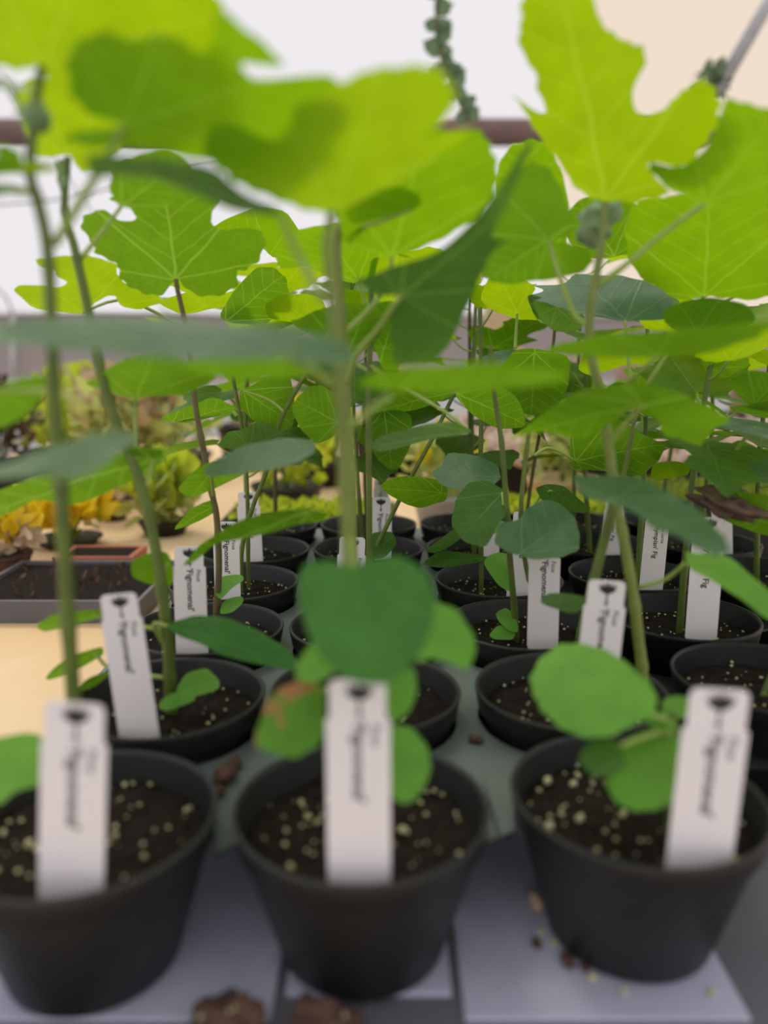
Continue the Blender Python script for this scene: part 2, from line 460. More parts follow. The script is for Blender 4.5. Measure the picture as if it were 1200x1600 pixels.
for s in range(5):
    v, f = lump_geo((0, 0, 0), 0.0019, random.Random(s + 7), 1); m = pmesh('perlite_grain', v, f, True); m.materials.append(M['perlite']); PERL.append(m)

PLANTS = {}
def potted(key, i, j, label, black=False, group=None):
    p = grid(i, j)
    o = thing('potted_fig', label, 'potted plant', (p.x, p.y, RIM - H), group)
    pt = obj('pot', POTK if black else POT, None, o); pt.location = (0, 0, H)
    k = (i * 7 + j * 3) % 4
    so = obj('soil', SOILS[k], None, o); so.location = (0, 0, H); so.rotation_euler.z = (i * 5 + j * 2) * 0.9
    g = obj('perlite_specks', GRAINS[(k + j) % 4], None, so); g['kind'] = 'stuff'
    if j == 0:
        rng = random.Random(i + 5)
        for _ in range(22):
            r = 0.044 * math.sqrt(rng.random()); a = rng.random() * 2 * PI
            q = obj('perlite_grain', PERL[rng.randrange(5)], None, so)
            q.location = (r * math.cos(a), r * math.sin(a), -0.0105); q.rotation_euler = (rng.random() * 6, rng.random() * 6, rng.random() * 6)
            s = rng.choice((0.4, 0.55, 0.7, 0.9, 1.15)); q.scale = (s, s, s)
    o['pos'] = 0; del o['pos']
    PLANTS[key] = (o, p)
    return o
def rel(o, P): return [Vector(q) - Vector(o.location) for q in P]

# ------------------------------------------------------------------ leaves
def inside(pt, poly):
    x, y = pt; c = False; n = len(poly)
    for i in range(n):
        x1, y1 = poly[i]; x2, y2 = poly[i - 1]
        if (y1 > y) != (y2 > y) and x < (x2 - x1) * (y - y1) / (y2 - y1) + x1: c = not c
    return c
def leaf_disp(u, v, L, W, P):
    fold, droop, wave, ph = P
    tu = max(0.0, u / L)
    z = fold * (math.sqrt(v * v + (0.04 * W) ** 2) - 0.04 * W) - droop * L * tu * tu
    e = min(1.0, math.hypot(u - 0.45 * L, v) / (0.6 * L))
    z += wave * L * e * e * math.sin(ph + 5.0 * math.atan2(v, u - 0.45 * L + 1e-6))
    z += 0.012 * L * noise.noise(Vector((u / L * 5 + ph, v / L * 5, ph)))
    return z
def leaf_meshes(outline, P, serr=0.008, per=5, vein=True):
    """outline: (u, v) points in metres, base at 0,0 and midrib on +u; returns the blade mesh"""
    pts = crom([Vector((a, b, 0)) for a, b in outline], per, True)
    L = max(p.x for p in pts); W = max(abs(p.y) for p in pts)
    cen = Vector((0.45 * L, 0, 0))
    poly = []
    n = len(pts)
    for i, p in enumerate(pts):
        d = (p - cen); 
        k = 1 + serr * 1.6 * (1 if i % 4 < 2 else -1) * min(1, d.length / (0.3 * L))
        q = cen + d * k
        poly.append((q.x, q.y))
    st = L / 11
    inn = []
    x0, x1 = min(p[0] for p in poly), max(p[0] for p in poly); y0, y1 = min(p[1] for p in poly), max(p[1] for p in poly)
    u = x0 + st * 0.5; r_ = 0
    while u < x1:
        v_ = y0 + st * (0.5 if r_ % 2 else 0.1)
        while v_ < y1:
            if inside((u, v_), poly) and min((u - a) ** 2 + (v_ - b) ** 2 for a, b in poly) > (0.35 * st) ** 2: inn.append((u, v_))
            v_ += st
        u += st * 0.9; r_ += 1
    co = [Vector(p) for p in poly + inn]
    ne = len(poly)
    V2, _, F2, *_ = delaunay_2d_cdt(co, [(i, (i + 1) % ne) for i in range(ne)], [list(range(ne))], 1, 1e-7)
    V = [(p.x, p.y, leaf_disp(p.x, p.y, L, W, P)) for p in V2]
    Fc = []
    for q in F2:
        a, b, c = (V2[k] for k in q[:3])
        Fc.append(tuple(q) if (b - a).cross(c - a) > 0 else tuple(q)[::-1])
    bl = pmesh('leaf', V, Fc, True)
    ul = bl.uv_layers.new(name='blade')
    ul.data.foreach_set('uv', [c for lp in bl.loops for c in (V[lp.vertex_index][0] / L, V[lp.vertex_index][1] / L)])
    return bl

def stalk(o_leaf, plant_o, a, b, sag=0.0, r=0.0011, mid=None, under=None):
    """petiole from leaf base a to stem point b (world), child of the leaf"""
    pts = [a] + (mid or [(a + b) / 2 + Vector((0, 0, sag))]) + [b]
    pts = crom(pts, 5)
    n = len(pts)
    inv = o_leaf.matrix_basis.inverted()
    pts = [inv @ (p - Vector(plant_o.location)) for p in pts]
    m = tube('petiole', pts, [r * (0.8 + 0.45 * i / (n - 1)) for i in range(n)], 8)
    obj('petiole', m, M['petiole'], o_leaf)

LEAFLOG = []
def tleaf(key, base, Y, face, outline, m='leaf', a=None, tip=None, pet=None, petY=None, fold=0.10, droop=0.05, wave=0.012, roll=0.0, ser=0.008, r=0.0011, vein=True, label=None):
    """a leaf whose outline is given in photo pixels, laid on a tilted plane through its base, at the depth of its plant"""
    plant_o, _p = PLANTS[key]
    B = at_y(*base, Y)
    w = (CAM - B).normalized()
    up = UP - w * UP.dot(w); up.normalize()
    side = up.cross(w)
    xs = [q[0] for q in outline]; ys = [q[1] for q in outline]
    if a is None:
        ratio = (max(ys) - min(ys)) / (1.0 * (max(xs) - min(xs)))
        a = math.degrees(math.acos(max(0.22, min(0.86, ratio))))
    a = math.radians(a)
    sg = -1 if face == 'under' else 1
    nf = w * math.cos(a) + up * (sg * math.sin(a))
    if roll: nf = Matrix.Rotation(math.radians(roll), 3, w) @ nf
    pts = []
    for q in outline:
        d = ray(*q)
        den = d.dot(nf)
        t_ = (B - CAM).dot(nf) / den if abs(den) > 1e-6 else -1
        if t_ <= 0.08 or t_ > 1.6 * (B - CAM).length / d.length + 0.2:
            t_ = max(0.1, min(t_ if t_ > 0 else 9, 1.3 * (B - CAM).length / d.length))
        pts.append(CAM + d * t_)
    if tip is None:
        T = max(pts, key=lambda p: (p - B).length)
    else:
        d = ray(*tip); T = CAM + d * ((B - CAM).dot(nf) / d.dot(nf))
    n = nf if face == 'top' else -nf
    eu = T - B; eu -= n * eu.dot(n); L = eu.length; eu.normalize()
    ev = n.cross(eu)
    loc2 = [((p - B).dot(eu), (p - B).dot(ev)) for p in pts]
    LEAFLOG.append((key, base, round(L * 1000), round((max(q[1] for q in loc2) - min(q[1] for q in loc2)) * 1000)))
    bl = leaf_meshes(loc2, (fold, droop, wave, R() * 6), ser, 4, vein)
    o = obj('leaf', bl, M[m], plant_o)
    mt = Matrix((eu, ev, n)).transposed().to_4x4(); mt.translation = B - Vector(plant_o.location)
    o.matrix_basis = mt
    if label: o['label'] = label
    if pet:
        py = petY if petY is not None else Y
        P = [at_y(q[0], q[1], Y + (py - Y) * (k + 1) / len(pet)) for k, q in enumerate(pet)]
        stalk(o, plant_o, B, P[-1], r=r, mid=P[:-1] or None)
    return o
def stem(key, pix, Y, r0, r1, Ytop=None, m='stem', into=True, name='stem'):
    o, p = PLANTS[key]
    n = len(pix)
    yt = Ytop if Ytop is not None else Y
    P = [at_y(q[0], q[1], Y + (yt - Y) * k / (n - 1)) for k, q in enumerate(pix)]
    if into: P = [Vector((P[0].x, P[0].y, min(P[0].z, RIM - 0.013) - 0.012))] + P
    P = crom(P, 6)
    k_ = len(P)
    rr = []
    for i in range(k_):
        r = r0 + (r1 - r0) * i / (k_ - 1)
        if i % 8 == 0: r *= 1.16
        rr.append(r)
    return obj(name, tube('stem', rel(o, P), rr, 10), M[m], o)
def bud(key, px, Y, r, squash=1.0):
    o, _ = PLANTS[key]; p = at_y(px[0], px[1], Y)
    v, f = lump_geo(p - Vector(o.location), r, random.Random(int(px[0])), 3, squash, 0.45)
    return obj('bud', pmesh('bud', v, f, True), M['bud'], o)

# ------------------------------------------------------------------ plants traced from the photograph
Y1, Y2, Y3, Y4, Y5, Y6 = 0.294, 0.404, 0.514, 0.624, 0.734, 0.844

# --- front row, plant beside the bare plywood
potted('1L', -1, 0, 'tall fig in black pot at the tray corner, olive stem and huge overhead leaf')
stem('1L', [(125, 1235), (115, 1090), (103, 920), (96, 760), (86, 640), (80, 500), (74, 385), (58, 310), (47, 268), (54, 180), (65, 103)], Y1, 0.0033, 0.0015)
tleaf('1L', (65, 103), Y1, 'under', [(65, 103), (50, 106), (25, 112), (0, 105), (-60, 80), (-100, 0), (-60, -90), (40, -125), (150, -115), (240, -90), (300, -50), (345, 5), (338, 45), (347, 68), (330, 92), (290, 122), (250, 143), (205, 160), (170, 178), (130, 180), (110, 168), (88, 148), (75, 125)], 'young', a=42, tip=(150, -115), fold=0.05)
tleaf('1L', (195, 195), Y1 - 0.012, 'under', [(195, 195), (145, 181), (115, 155), (105, 110), (115, 75), (160, 52), (210, 66), (240, 58), (280, 60), (300, 75), (318, 78), (333, 58), (342, 10), (400, 52), (440, 88), (425, 97), (380, 95), (385, 112), (410, 118), (500, 104), (530, 118), (500, 180), (440, 230), (380, 262), (300, 250), (230, 230), (150, 228), (102, 219), (130, 205)], 'young2', a=48, tip=(420, 120), pet=[(172, 236), (150, 275), (85, 382)], petY=Y1, fold=0.04, r=0.0013)
tleaf('1L', (98, 738), Y1 - 0.042, 'top', [(98, 745), (60, 747), (0, 752), (-40, 748), (-20, 738), (60, 708), (130, 684), (180, 671), (208, 673), (212, 683), (190, 705), (150, 735), (120, 748)], 'old', a=64, tip=(208, 676), fold=0.06, droop=0.02, pet=[(97, 752)])
tleaf('1L', (40, 1200), Y1 - 0.02, 'top', [(62, 1225), (20, 1243), (0, 1260), (-45, 1240), (-52, 1190), (-20, 1160), (30, 1150), (62, 1152), (75, 1190)], 'low', a=35, pet=[(70, 1215), (118, 1190)], petY=Y1)
tleaf('1L', (-5, 610), Y1, 'under', [(-5, 607), (20, 596), (65, 590), (71, 604), (62, 630), (40, 650), (0, 666), (-45, 660), (-60, 630), (-30, 612)], 'leaf', a=40, tip=(10, 660), pet=[(60, 610), (86, 612)])
tleaf('1L', (-30, 245), Y1 - 0.02, 'under', [(-30, 262), (0, 240), (0, 225), (30, 240), (32, 262), (0, 275), (-50, 290)], 'leaf', a=50, pet=[(10, 235), (47, 275)], petY=Y1)
tleaf('1L', (25, 262), Y1 - 0.01, 'under', [(20, 258), (60, 252), (95, 258), (80, 268), (50, 274), (0, 276), (-30, 272), (0, 262)], 'young', a=70, pet=[(46, 270)], petY=Y1)
tleaf('1L', (-30, 295), Y1 - 0.01, 'top', [(-60, 300), (-30, 288), (20, 286), (42, 292), (10, 305), (-30, 315)], 'old', a=70, pet=[(48, 300)], petY=Y1)
tleaf('1L', (10, 130), Y1 + 0.01, 'top', [(-40, 120), (0, 122), (30, 132), (52, 142), (30, 146), (0, 140), (-40, 134)], 'old', a=72, pet=[(50, 200)], petY=Y1)
bud('1L', (55, 183), Y1 - 0.002, 0.0042, 1.2)

# --- second row, beside the plywood
potted('2L', -1, 1, 'fig with a leaning bare stem above small basal leaves, next to the bare plywood')
stem('2L', [(266, 1082), (262, 1000), (247, 880), (221, 760), (168, 620), (133, 460), (116, 385), (101, 330), (106, 245)], Y2, 0.0036, 0.0016)
tleaf('2L', (108, 243), Y2, 'under', [(108, 243), (85, 246), (60, 246), (40, 215), (28, 170), (25, 140), (45, 118), (80, 122), (120, 150), (160, 175), (200, 205), (190, 235), (160, 255), (150, 268), (130, 270), (118, 258)], 'young', a=45, tip=(60, 130))
tleaf('2L', (262, 978), Y2 - 0.012, 'top', [(262, 976), (300, 967), (350, 970), (400, 985), (440, 1005), (468, 1030), (455, 1039), (410, 1034), (350, 1025), (310, 1006), (280, 993)], 'mid', a=58, tip=(466, 1034), fold=0.12, pet=[(240, 976), (262, 1015)], petY=Y2)
tleaf('2L', (240, 717), Y2 + 0.004, 'under', [(255, 712), (240, 735), (220, 750), (195, 758), (160, 772), (110, 786), (60, 776), (30, 788), (-20, 802), (-10, 765), (50, 745), (120, 735), (180, 712), (215, 700), (250, 702)], 'leaf', a=55, tip=(-10, 790), fold=0.05, pet=[(228, 760)], petY=Y2)
tleaf('2L', (212, 622), Y2 + 0.02, 'under', [(212, 621), (160, 613), (135, 605), (155, 587), (172, 575), (200, 556), (250, 548), (290, 560), (335, 590), (325, 605), (290, 618), (250, 621)], 'leaf', a=62, tip=(240, 550), fold=0.06, pet=[(211, 650), (212, 720)], petY=Y2)
tleaf('2L', (275, 1085), Y2 - 0.008, 'top', [(276, 1082), (290, 1056), (320, 1045), (340, 1058), (340, 1076), (300, 1090)], 'low', a=40, pet=[(268, 1090)], petY=Y2)
tleaf('2L', (285, 1092), Y2 - 0.012, 'top', [(248, 1100), (265, 1086), (300, 1080), (303, 1095), (262, 1111)], 'low', a=50)
tleaf('2L', (150, 962), Y2, 'under', [(58, 975), (80, 962), (110, 958), (155, 955), (152, 966), (110, 979), (75, 985)], 'leaf', a=66, pet=[(200, 975), (258, 985)])
tleaf('2L', (150, 1020), Y2, 'under', [(72, 1056), (100, 1032), (155, 1013), (159, 1024), (125, 1045), (95, 1055)], 'leaf', a=60, pet=[(175, 1045), (262, 1060)])
tleaf('2L', (165, 1052), Y2 - 0.004, 'under', [(124, 1078), (135, 1062), (168, 1050), (166, 1058), (148, 1072)], 'leaf', a=50)
tleaf('2L', (262, 880), Y2 + 0.006, 'under', [(205, 880), (225, 868), (258, 863), (270, 885), (268, 916), (236, 913), (210, 901)], 'leaf', a=35, pet=[(250, 900)], petY=Y2)
tleaf('2L', (190, 322), Y2 + 0.02, 'under', [(190, 322), (172, 300), (180, 270), (210, 245), (250, 235), (290, 245), (310, 280), (290, 310), (240, 330)], 'leaf', a=40, pet=[(160, 362), (128, 402)], petY=Y2)
bud('2L', (98, 275), Y2, 0.003, 2.2)

# --- front row, middle
potted('1C', 0, 0, 'fig in black pot with a broad drooping heart-shaped lower leaf over its label')
stem('1C', [(562, 1205), (556, 1060), (546, 900), (538, 760), (532, 640), (526, 560), (518, 450), (512, 380), (520, 330)], Y1, 0.0027, 0.0017, m='stem2')
tleaf('1C', (520, 331), Y1, 'under', [(520, 331), (480, 328), (440, 318), (400, 305), (365, 290), (345, 270), (320, 250), (318, 225), (335, 200), (370, 197), (395, 210), (420, 220), (440, 215), (455, 195), (460, 170), (490, 150), (515, 135), (560, 110), (590, 102), (640, 97), (680, 97), (695, 110), (708, 130), (710, 155), (690, 190), (655, 216), (690, 211), (733, 199), (722, 220), (670, 255), (640, 275), (610, 290), (580, 305), (555, 318)], 'young', a=38, tip=(600, 98), fold=0.05, label='broad glowing yellow-green lobed leaf')
tleaf('1C', (440, 338), Y1 - 0.012, 'under', [(442, 338), (380, 331), (320, 308), (260, 281), (200, 266), (150, 262), (139, 250), (137, 232), (175, 232), (240, 240), (300, 252), (340, 268), (380, 300), (420, 322)], 'old', a=60, tip=(140, 240), fold=0.05, pet=[(462, 390), (505, 470)], petY=Y1, r=0.0013)
tleaf('1C', (450, 556), Y1 - 0.052, 'top', [(450, 560), (380, 562), (250, 559), (100, 542), (20, 532), (-40, 526), (-30, 503), (30, 499), (100, 496), (250, 496), (400, 513), (500, 529), (540, 545), (556, 556), (540, 566), (500, 568)], 'old', a=70, tip=(-30, 512), fold=0.03, droop=0.02, pet=[(480, 575), (520, 602)], petY=Y1, r=0.0014)
tleaf('1C', (440, 562), Y1 + 0.012, 'under', [(440, 560), (490, 568), (482, 588), (400, 593), (330, 582), (285, 566), (330, 556)], 'leaf', a=62, fold=0.02)
tleaf('1C', (612, 618), Y1 - 0.004, 'under', [(600, 608), (560, 603), (580, 588), (640, 575), (740, 568), (830, 570), (885, 580), (870, 595), (800, 606), (700, 612)], 'leaf', a=70, tip=(882, 582), fold=0.02, droop=0.02, pet=[(580, 640), (545, 668)], petY=Y1, r=0.0013)
tleaf('1C', (552, 884), Y1 - 0.03, 'top', [(545, 884), (520, 878), (480, 884), (470, 905), (468, 940), (480, 985), (500, 1025), (540, 1057), (590, 1066), (630, 1050), (660, 1015), (675, 980), (680, 940), (670, 905), (650, 885), (620, 872), (580, 875)], 'mid', a=30, tip=(585, 1066), fold=0.08, pet=[(550, 872), (547, 840)], petY=Y1, ser=0.004, label='large heart-shaped dark green leaf')
tleaf('1C', (655, 1000), Y1 - 0.006, 'top', [(655, 1035), (650, 990), (675, 948), (710, 955), (735, 985), (743, 1010), (730, 1046), (700, 1035), (670, 1030)], 'low', a=32, tip=(740, 1020), pet=[(600, 1000), (557, 1010)], petY=Y1)
tleaf('1C', (500, 1080), Y1 - 0.02, 'top', [(500, 1072), (470, 1066), (440, 1076), (418, 1100), (402, 1140), (400, 1165), (430, 1176), (460, 1183), (490, 1170), (506, 1150), (508, 1100)], 'spot', a=28, tip=(425, 1175), pet=[(530, 1075), (558, 1090)], petY=Y1)
tleaf('1C', (530, 1030), Y1 - 0.014, 'top', [(530, 1030), (520, 1006), (490, 1008), (468, 1030), (462, 1055), (490, 1068), (525, 1050)], 'low', a=35, pet=[(556, 1040)], petY=Y1)
tleaf('1C', (605, 1075), Y1 - 0.01, 'top', [(600, 1075), (612, 1055), (645, 1048), (651, 1080), (640, 1110), (615, 1126), (602, 1100)], 'low', a=30, pet=[(560, 1090)], petY=Y1)
tleaf('1C', (600, 1190), Y1 - 0.018, 'top', [(598, 1190), (608, 1140), (640, 1140), (665, 1165), (673, 1195), (667, 1220), (650, 1247), (630, 1257), (606, 1240)], 'low', a=28, tip=(665, 1215), pet=[(562, 1180)], petY=Y1)

# --- second row, middle
potted('2C', 0, 1, 'fig with a folded dark leaf and a wide bright leaf spreading behind the front-row fig')
stem('2C', [(568, 1050), (560, 960), (551, 860), (550, 740), (543, 640), (540, 560), (532, 460), (527, 380), (535, 345)], Y2, 0.0030, 0.0018, m='stem2')
tleaf('2C', (612, 401), Y2, 'under', [(612, 401), (575, 394), (540, 379), (528, 340), (520, 280), (560, 220), (640, 180), (700, 196), (745, 195), (762, 217), (773, 245), (778, 275), (770, 300), (745, 340), (700, 370), (655, 389)], 'young2', a=42, tip=(670, 185), fold=0.04, pet=[(606, 440), (580, 480), (538, 520)], petY=Y2)
tleaf('2C', (627, 462), Y2 - 0.05, 'under', [(627, 462), (590, 464), (553, 445), (570, 440), (610, 422), (680, 395), (735, 350), (775, 300), (800, 262), (826, 222), (832, 225), (815, 268), (790, 322), (768, 368), (793, 378), (770, 395), (758, 420), (738, 470), (720, 510), (705, 545), (680, 571), (622, 573), (612, 530), (610, 495)], 'old', a=34, tip=(800, 320), fold=0.13, droop=0.02, pet=[(590, 515), (557, 555), (543, 600)], petY=Y2, r=0.0014, label='dark leaf folded along its midrib')
tleaf('2C', (640, 328), Y2 - 0.03, 'under', [(540, 330), (560, 305), (620, 298), (650, 305), (658, 318), (640, 332), (590, 342), (555, 350)], 'young', a=60, pet=[(575, 352), (533, 360)], petY=Y2)

# --- front row, right of the middle
potted('1R', 1, 0, 'short fig seedling with rounded basal leaves in black pot')
stem('1R', [(1056, 1165), (1052, 1135), (1050, 1112)], Y1, 0.0022, 0.0014)
tleaf('1R', (1020, 1118), Y1 - 0.008, 'top', [(828, 1055), (840, 1030), (870, 1005), (905, 1002), (940, 1015), (975, 1035), (1010, 1065), (1025, 1090), (1021, 1118), (985, 1135), (960, 1151), (920, 1156), (880, 1141), (850, 1115), (835, 1085)], 'low', a=44, tip=(840, 1045), fold=0.06, pet=[(1040, 1125), (1048, 1130)], petY=Y1, label='large round light green leaf')
tleaf('1R', (970, 1165), Y1 - 0.014, 'top', [(905, 1187), (915, 1166), (940, 1155), (968, 1163), (977, 1195), (960, 1213), (930, 1213)], 'leaf', a=35, pet=[(1010, 1150), (1048, 1140)], petY=Y1)
tleaf('1R', (1045, 1150), Y1 - 0.002, 'top', [(948, 1225), (962, 1195), (980, 1160), (1012, 1143), (1058, 1148), (1065, 1240), (1030, 1263), (995, 1266), (965, 1251)], 'low', a=32, tip=(970, 1250), pet=[(1050, 1135)], petY=Y1)
tleaf('1R', (1068, 1118), Y1 + 0.006, 'top', [(1034, 1105), (1045, 1090), (1075, 1088), (1085, 1110), (1070, 1122), (1045, 1120)], 'low', a=50)
tleaf('1R', (1030, 1130), Y1, 'top', [(1014, 1135), (1020, 1115), (1040, 1112), (1056, 1125), (1055, 1140), (1030, 1143)], 'low', a=50)

# --- second row, right: two stems and the tall lobed leaf
potted('2R', 1, 1, 'fig with two crossing stems and an upright deeply lobed yellow-green leaf')
stem('2R', [(1004, 1062), (998, 1000), (988, 920), (972, 830), (962, 780), (950, 690), (938, 620), (922, 545), (922, 490), (930, 440), (940, 380), (945, 316)], Y2, 0.0032, 0.0018, m='stem2')
stem('2R', [(906, 1030), (915, 960), (935, 880), (950, 820), (958, 785), (962, 740)], Y2 + 0.012, 0.0030, 0.0022)
tleaf('2R', (945, 316), Y2, 'under', [(945, 316), (985, 318), (1020, 312), (1045, 303), (1020, 275), (1015, 255), (1050, 262), (1080, 258), (1100, 230), (1120, 205), (1125, 170), (1118, 145), (1100, 125), (1075, 140), (1060, 150), (1040, 172), (1010, 182), (990, 165), (992, 130), (1008, 100), (1005, 72), (985, 65), (960, 50), (940, 30), (930, 0), (915, -40), (870, -60), (830, -40), (815, 0), (815, 30), (810, 60), (825, 95), (840, 118), (838, 135), (852, 165), (850, 178), (835, 172), (800, 148), (815, 165), (830, 195), (850, 225), (880, 262), (895, 290), (920, 310)], 'young', a=36, tip=(875, -60), fold=0.05, label='upright deeply lobed yellow-green leaf')
tleaf('2R', (1102, 318), Y2 - 0.02, 'under', [(1102, 318), (1050, 300), (1020, 272), (1015, 255), (1050, 262), (1085, 250), (1112, 215), (1125, 178), (1135, 150), (1165, 155), (1200, 165), (1260, 190), (1280, 260), (1240, 310), (1180, 330)], 'young2', a=42, tip=(1220, 170), fold=0.04, pet=[(1040, 362), (970, 420), (934, 446)], petY=Y2, r=0.0014)
tleaf('2R', (857, 374), Y2 + 0.01, 'under', [(857, 374), (880, 372), (893, 365), (895, 340), (880, 305), (860, 272), (835, 260), (815, 270), (790, 300), (775, 340), (762, 370), (745, 410), (765, 435), (800, 443), (850, 440), (905, 432), (925, 415), (918, 395), (890, 382)], 'leaf', a=30, tip=(770, 430), fold=0.12, pet=[(872, 425), (897, 490), (920, 508)], petY=Y2, r=0.0014)
tleaf('2R', (1030, 555), Y2 - 0.05, 'under', [(1020, 556), (900, 556), (855, 550), (880, 535), (950, 523), (1050, 517), (1150, 512), (1200, 508), (1185, 528), (1130, 545), (1080, 553)], 'leaf', a=72, tip=(860, 548), fold=0.02, droop=0.0, pet=[(990, 590), (950, 630)], petY=Y2, r=0.0014)
tleaf('2R', (1006, 632), Y2 - 0.03, 'under', [(1006, 632), (960, 657), (930, 678), (895, 682), (850, 668), (812, 672), (845, 645), (900, 615), (950, 604), (1010, 604), (1060, 614), (1110, 635), (1140, 660), (1110, 680), (1095, 706), (1060, 692), (1040, 690), (1030, 665)], 'leaf', a=60, tip=(830, 668), fold=0.05, pet=[(980, 660), (954, 692)], petY=Y2, r=0.0014)
tleaf('2R', (1070, 880), Y2 - 0.02, 'top', [(1072, 866), (1100, 868), (1140, 875), (1200, 920), (1240, 952), (1200, 962), (1150, 930), (1100, 900), (1078, 888)], 'low', a=52, tip=(1235, 955), fold=0.08, pet=[(1040, 905), (998, 918)], petY=Y2)
tleaf('2R', (955, 780), Y2 - 0.06, 'top', [(897, 745), (930, 743), (990, 750), (1040, 770), (1090, 795), (1130, 830), (1139, 850), (1120, 863), (1085, 851), (1060, 836), (1020, 826), (1000, 805), (950, 786), (912, 776)], 'old', a=58, tip=(1135, 855), fold=0.06, pet=[(958, 792)], petY=Y2)
tleaf('2R', (912, 940), Y2 + 0.01, 'top', [(845, 938), (860, 927), (915, 933), (912, 948), (895, 960), (860, 948)], 'leaf', a=50)
bud('2R', (938, 345), Y2 + 0.012, 0.0086, 1.1)

# --- third row
potted('3L', -1, 2, 'fig with a dark five-lobed leaf on a slender brown stem, third pot along the plywood')
stem('3L', [(338, 968), (342, 890), (339, 812), (331, 770), (318, 705), (306, 637), (299, 570), (288, 500), (278, 455), (275, 436)], Y3, 0.0024, 0.0014, m='wood')
tleaf('3L', (275, 436), Y3, 'under', [(275, 436), (255, 460), (230, 462), (205, 452), (188, 438), (185, 420), (175, 410), (150, 398), (145, 385), (128, 362), (130, 343), (150, 332), (165, 330), (185, 345), (210, 345), (210, 335), (195, 318), (172, 312), (182, 300), (180, 285), (175, 268), (190, 248), (230, 240), (275, 245), (320, 280), (343, 312), (330, 335), (335, 355), (350, 360), (380, 358), (405, 362), (415, 380), (405, 410), (385, 425), (370, 430), (372, 448), (350, 462), (315, 463), (290, 450)], 'leaf', a=32, tip=(250, 242), fold=0.06, label='dark green five-lobed leaf with pale veins')
tleaf('3L', (345, 925), Y3, 'top', [(335, 922), (345, 903), (375, 896), (380, 906), (362, 920), (345, 936)], 'low', a=50)
tleaf('3L', (345, 950), Y3 - 0.005, 'top', [(345, 959), (350, 940), (375, 930), (380, 939), (366, 956)], 'low', a=50)
tleaf('3L', (480, 800), Y3 - 0.11, 'under', [(289, 874), (310, 850), (350, 825), (400, 805), (470, 796), (512, 800), (500, 813), (460, 821), (400, 836), (340, 846), (310, 866)], 'leaf', a=48, tip=(290, 872), fold=0.05, label='long narrow arching leaf')
tleaf('3L', (335, 790), Y3, 'under', [(273, 824), (300, 796), (332, 783), (337, 800), (305, 816)], 'leaf', a=55)
tleaf('3L', (330, 740), Y3 - 0.02, 'under', [(280, 765), (300, 740), (335, 722), (380, 728), (382, 745), (330, 766), (300, 773)], 'leaf', a=58, pet=[(333, 775)], petY=Y3)
tleaf('3L', (470, 700), Y3 - 0.09, 'top', [(318, 728), (370, 700), (430, 688), (487, 690), (491, 705), (470, 721), (430, 733), (380, 736), (340, 738)], 'old', a=66, tip=(320, 727), fold=0.04)
potted('3C', 0, 2, 'fig hidden behind the front figs with a bushy leafy top')
stem('3C', [(576, 935), (577, 800), (576, 637), (578, 540), (580, 450)], Y3, 0.0024, 0.0017)
tleaf('3C', (540, 560), Y3, 'under', [(540, 565), (500, 535), (470, 520), (455, 508), (480, 495), (540, 470), (575, 470), (600, 490), (590, 530)], 'leaf', a=50, pet=[(577, 580)])
tleaf('3C', (600, 545), Y3, 'under', [(585, 545), (570, 510), (580, 480), (620, 475), (625, 570), (600, 575)], 'leaf', a=40)
tleaf('3C', (735, 675), Y3 - 0.06, 'under', [(580, 692), (600, 677), (650, 667), (700, 661), (737, 674), (700, 681), (650, 691), (600, 699)], 'old', a=68, fold=0.05, pet=[(690, 640), (620, 600), (578, 570)], petY=Y3)
tleaf('3C', (527, 660), Y3 + 0.03, 'under', [(465, 620), (480, 605), (500, 602), (520, 612), (540, 625), (546, 640), (540, 660), (520, 682), (495, 693), (475, 676), (460, 650), (457, 635)], 'leaf', a=28, tip=(465, 625), fold=0.03)
potted('3R', 1, 2, 'fig with paired slim stems and a dark rounded leaf, third pot of its column')
stem('3R', [(806, 985), (796, 862), (791, 787), (784, 694), (772, 611), (766, 540)], Y3, 0.0024, 0.0015)
stem('3R', [(853, 1006), (838, 940), (822, 885), (814, 806), (820, 730), (828, 665)], Y3 - 0.01, 0.0020, 0.0014)
tleaf('3R', (815, 865), Y3 - 0.05, 'top', [(775, 852), (780, 825), (810, 815), (820, 800), (845, 784), (870, 784), (895, 800), (904, 830), (904, 860), (880, 874), (840, 876), (800, 866)], 'old', a=46, tip=(895, 805), fold=0.1, label='dark rounded leaf facing up')
tleaf('3R', (785, 770), Y3 + 0.01, 'top', [(707, 820), (712, 785), (730, 760), (755, 754), (785, 765), (791, 800), (775, 825), (760, 851), (730, 846)], 'leaf', a=36, tip=(720, 840), pet=[(788, 790)], petY=Y3)
tleaf('3R', (778, 745), Y3 + 0.03, 'top', [(675, 736), (690, 725), (700, 711), (740, 714), (775, 729), (782, 745), (770, 761), (740, 763), (715, 766), (690, 756)], 'old', a=55, tip=(680, 740))
tleaf('3R', (806, 975), Y3 - 0.006, 'top', [(775, 960), (790, 949), (805, 965), (809, 986), (795, 986), (782, 975)], 'low', a=45)
tleaf('3R', (800, 992), Y3 - 0.012, 'top', [(765, 991), (780, 978), (803, 984), (801, 999), (775, 999)], 'low', a=50)
tleaf('3R', (800, 895), Y3 + 0.02, 'top', [(757, 882), (770, 864), (797, 870), (799, 921), (780, 916)], 'low', a=35, pet=[(790, 880), (797, 865)])
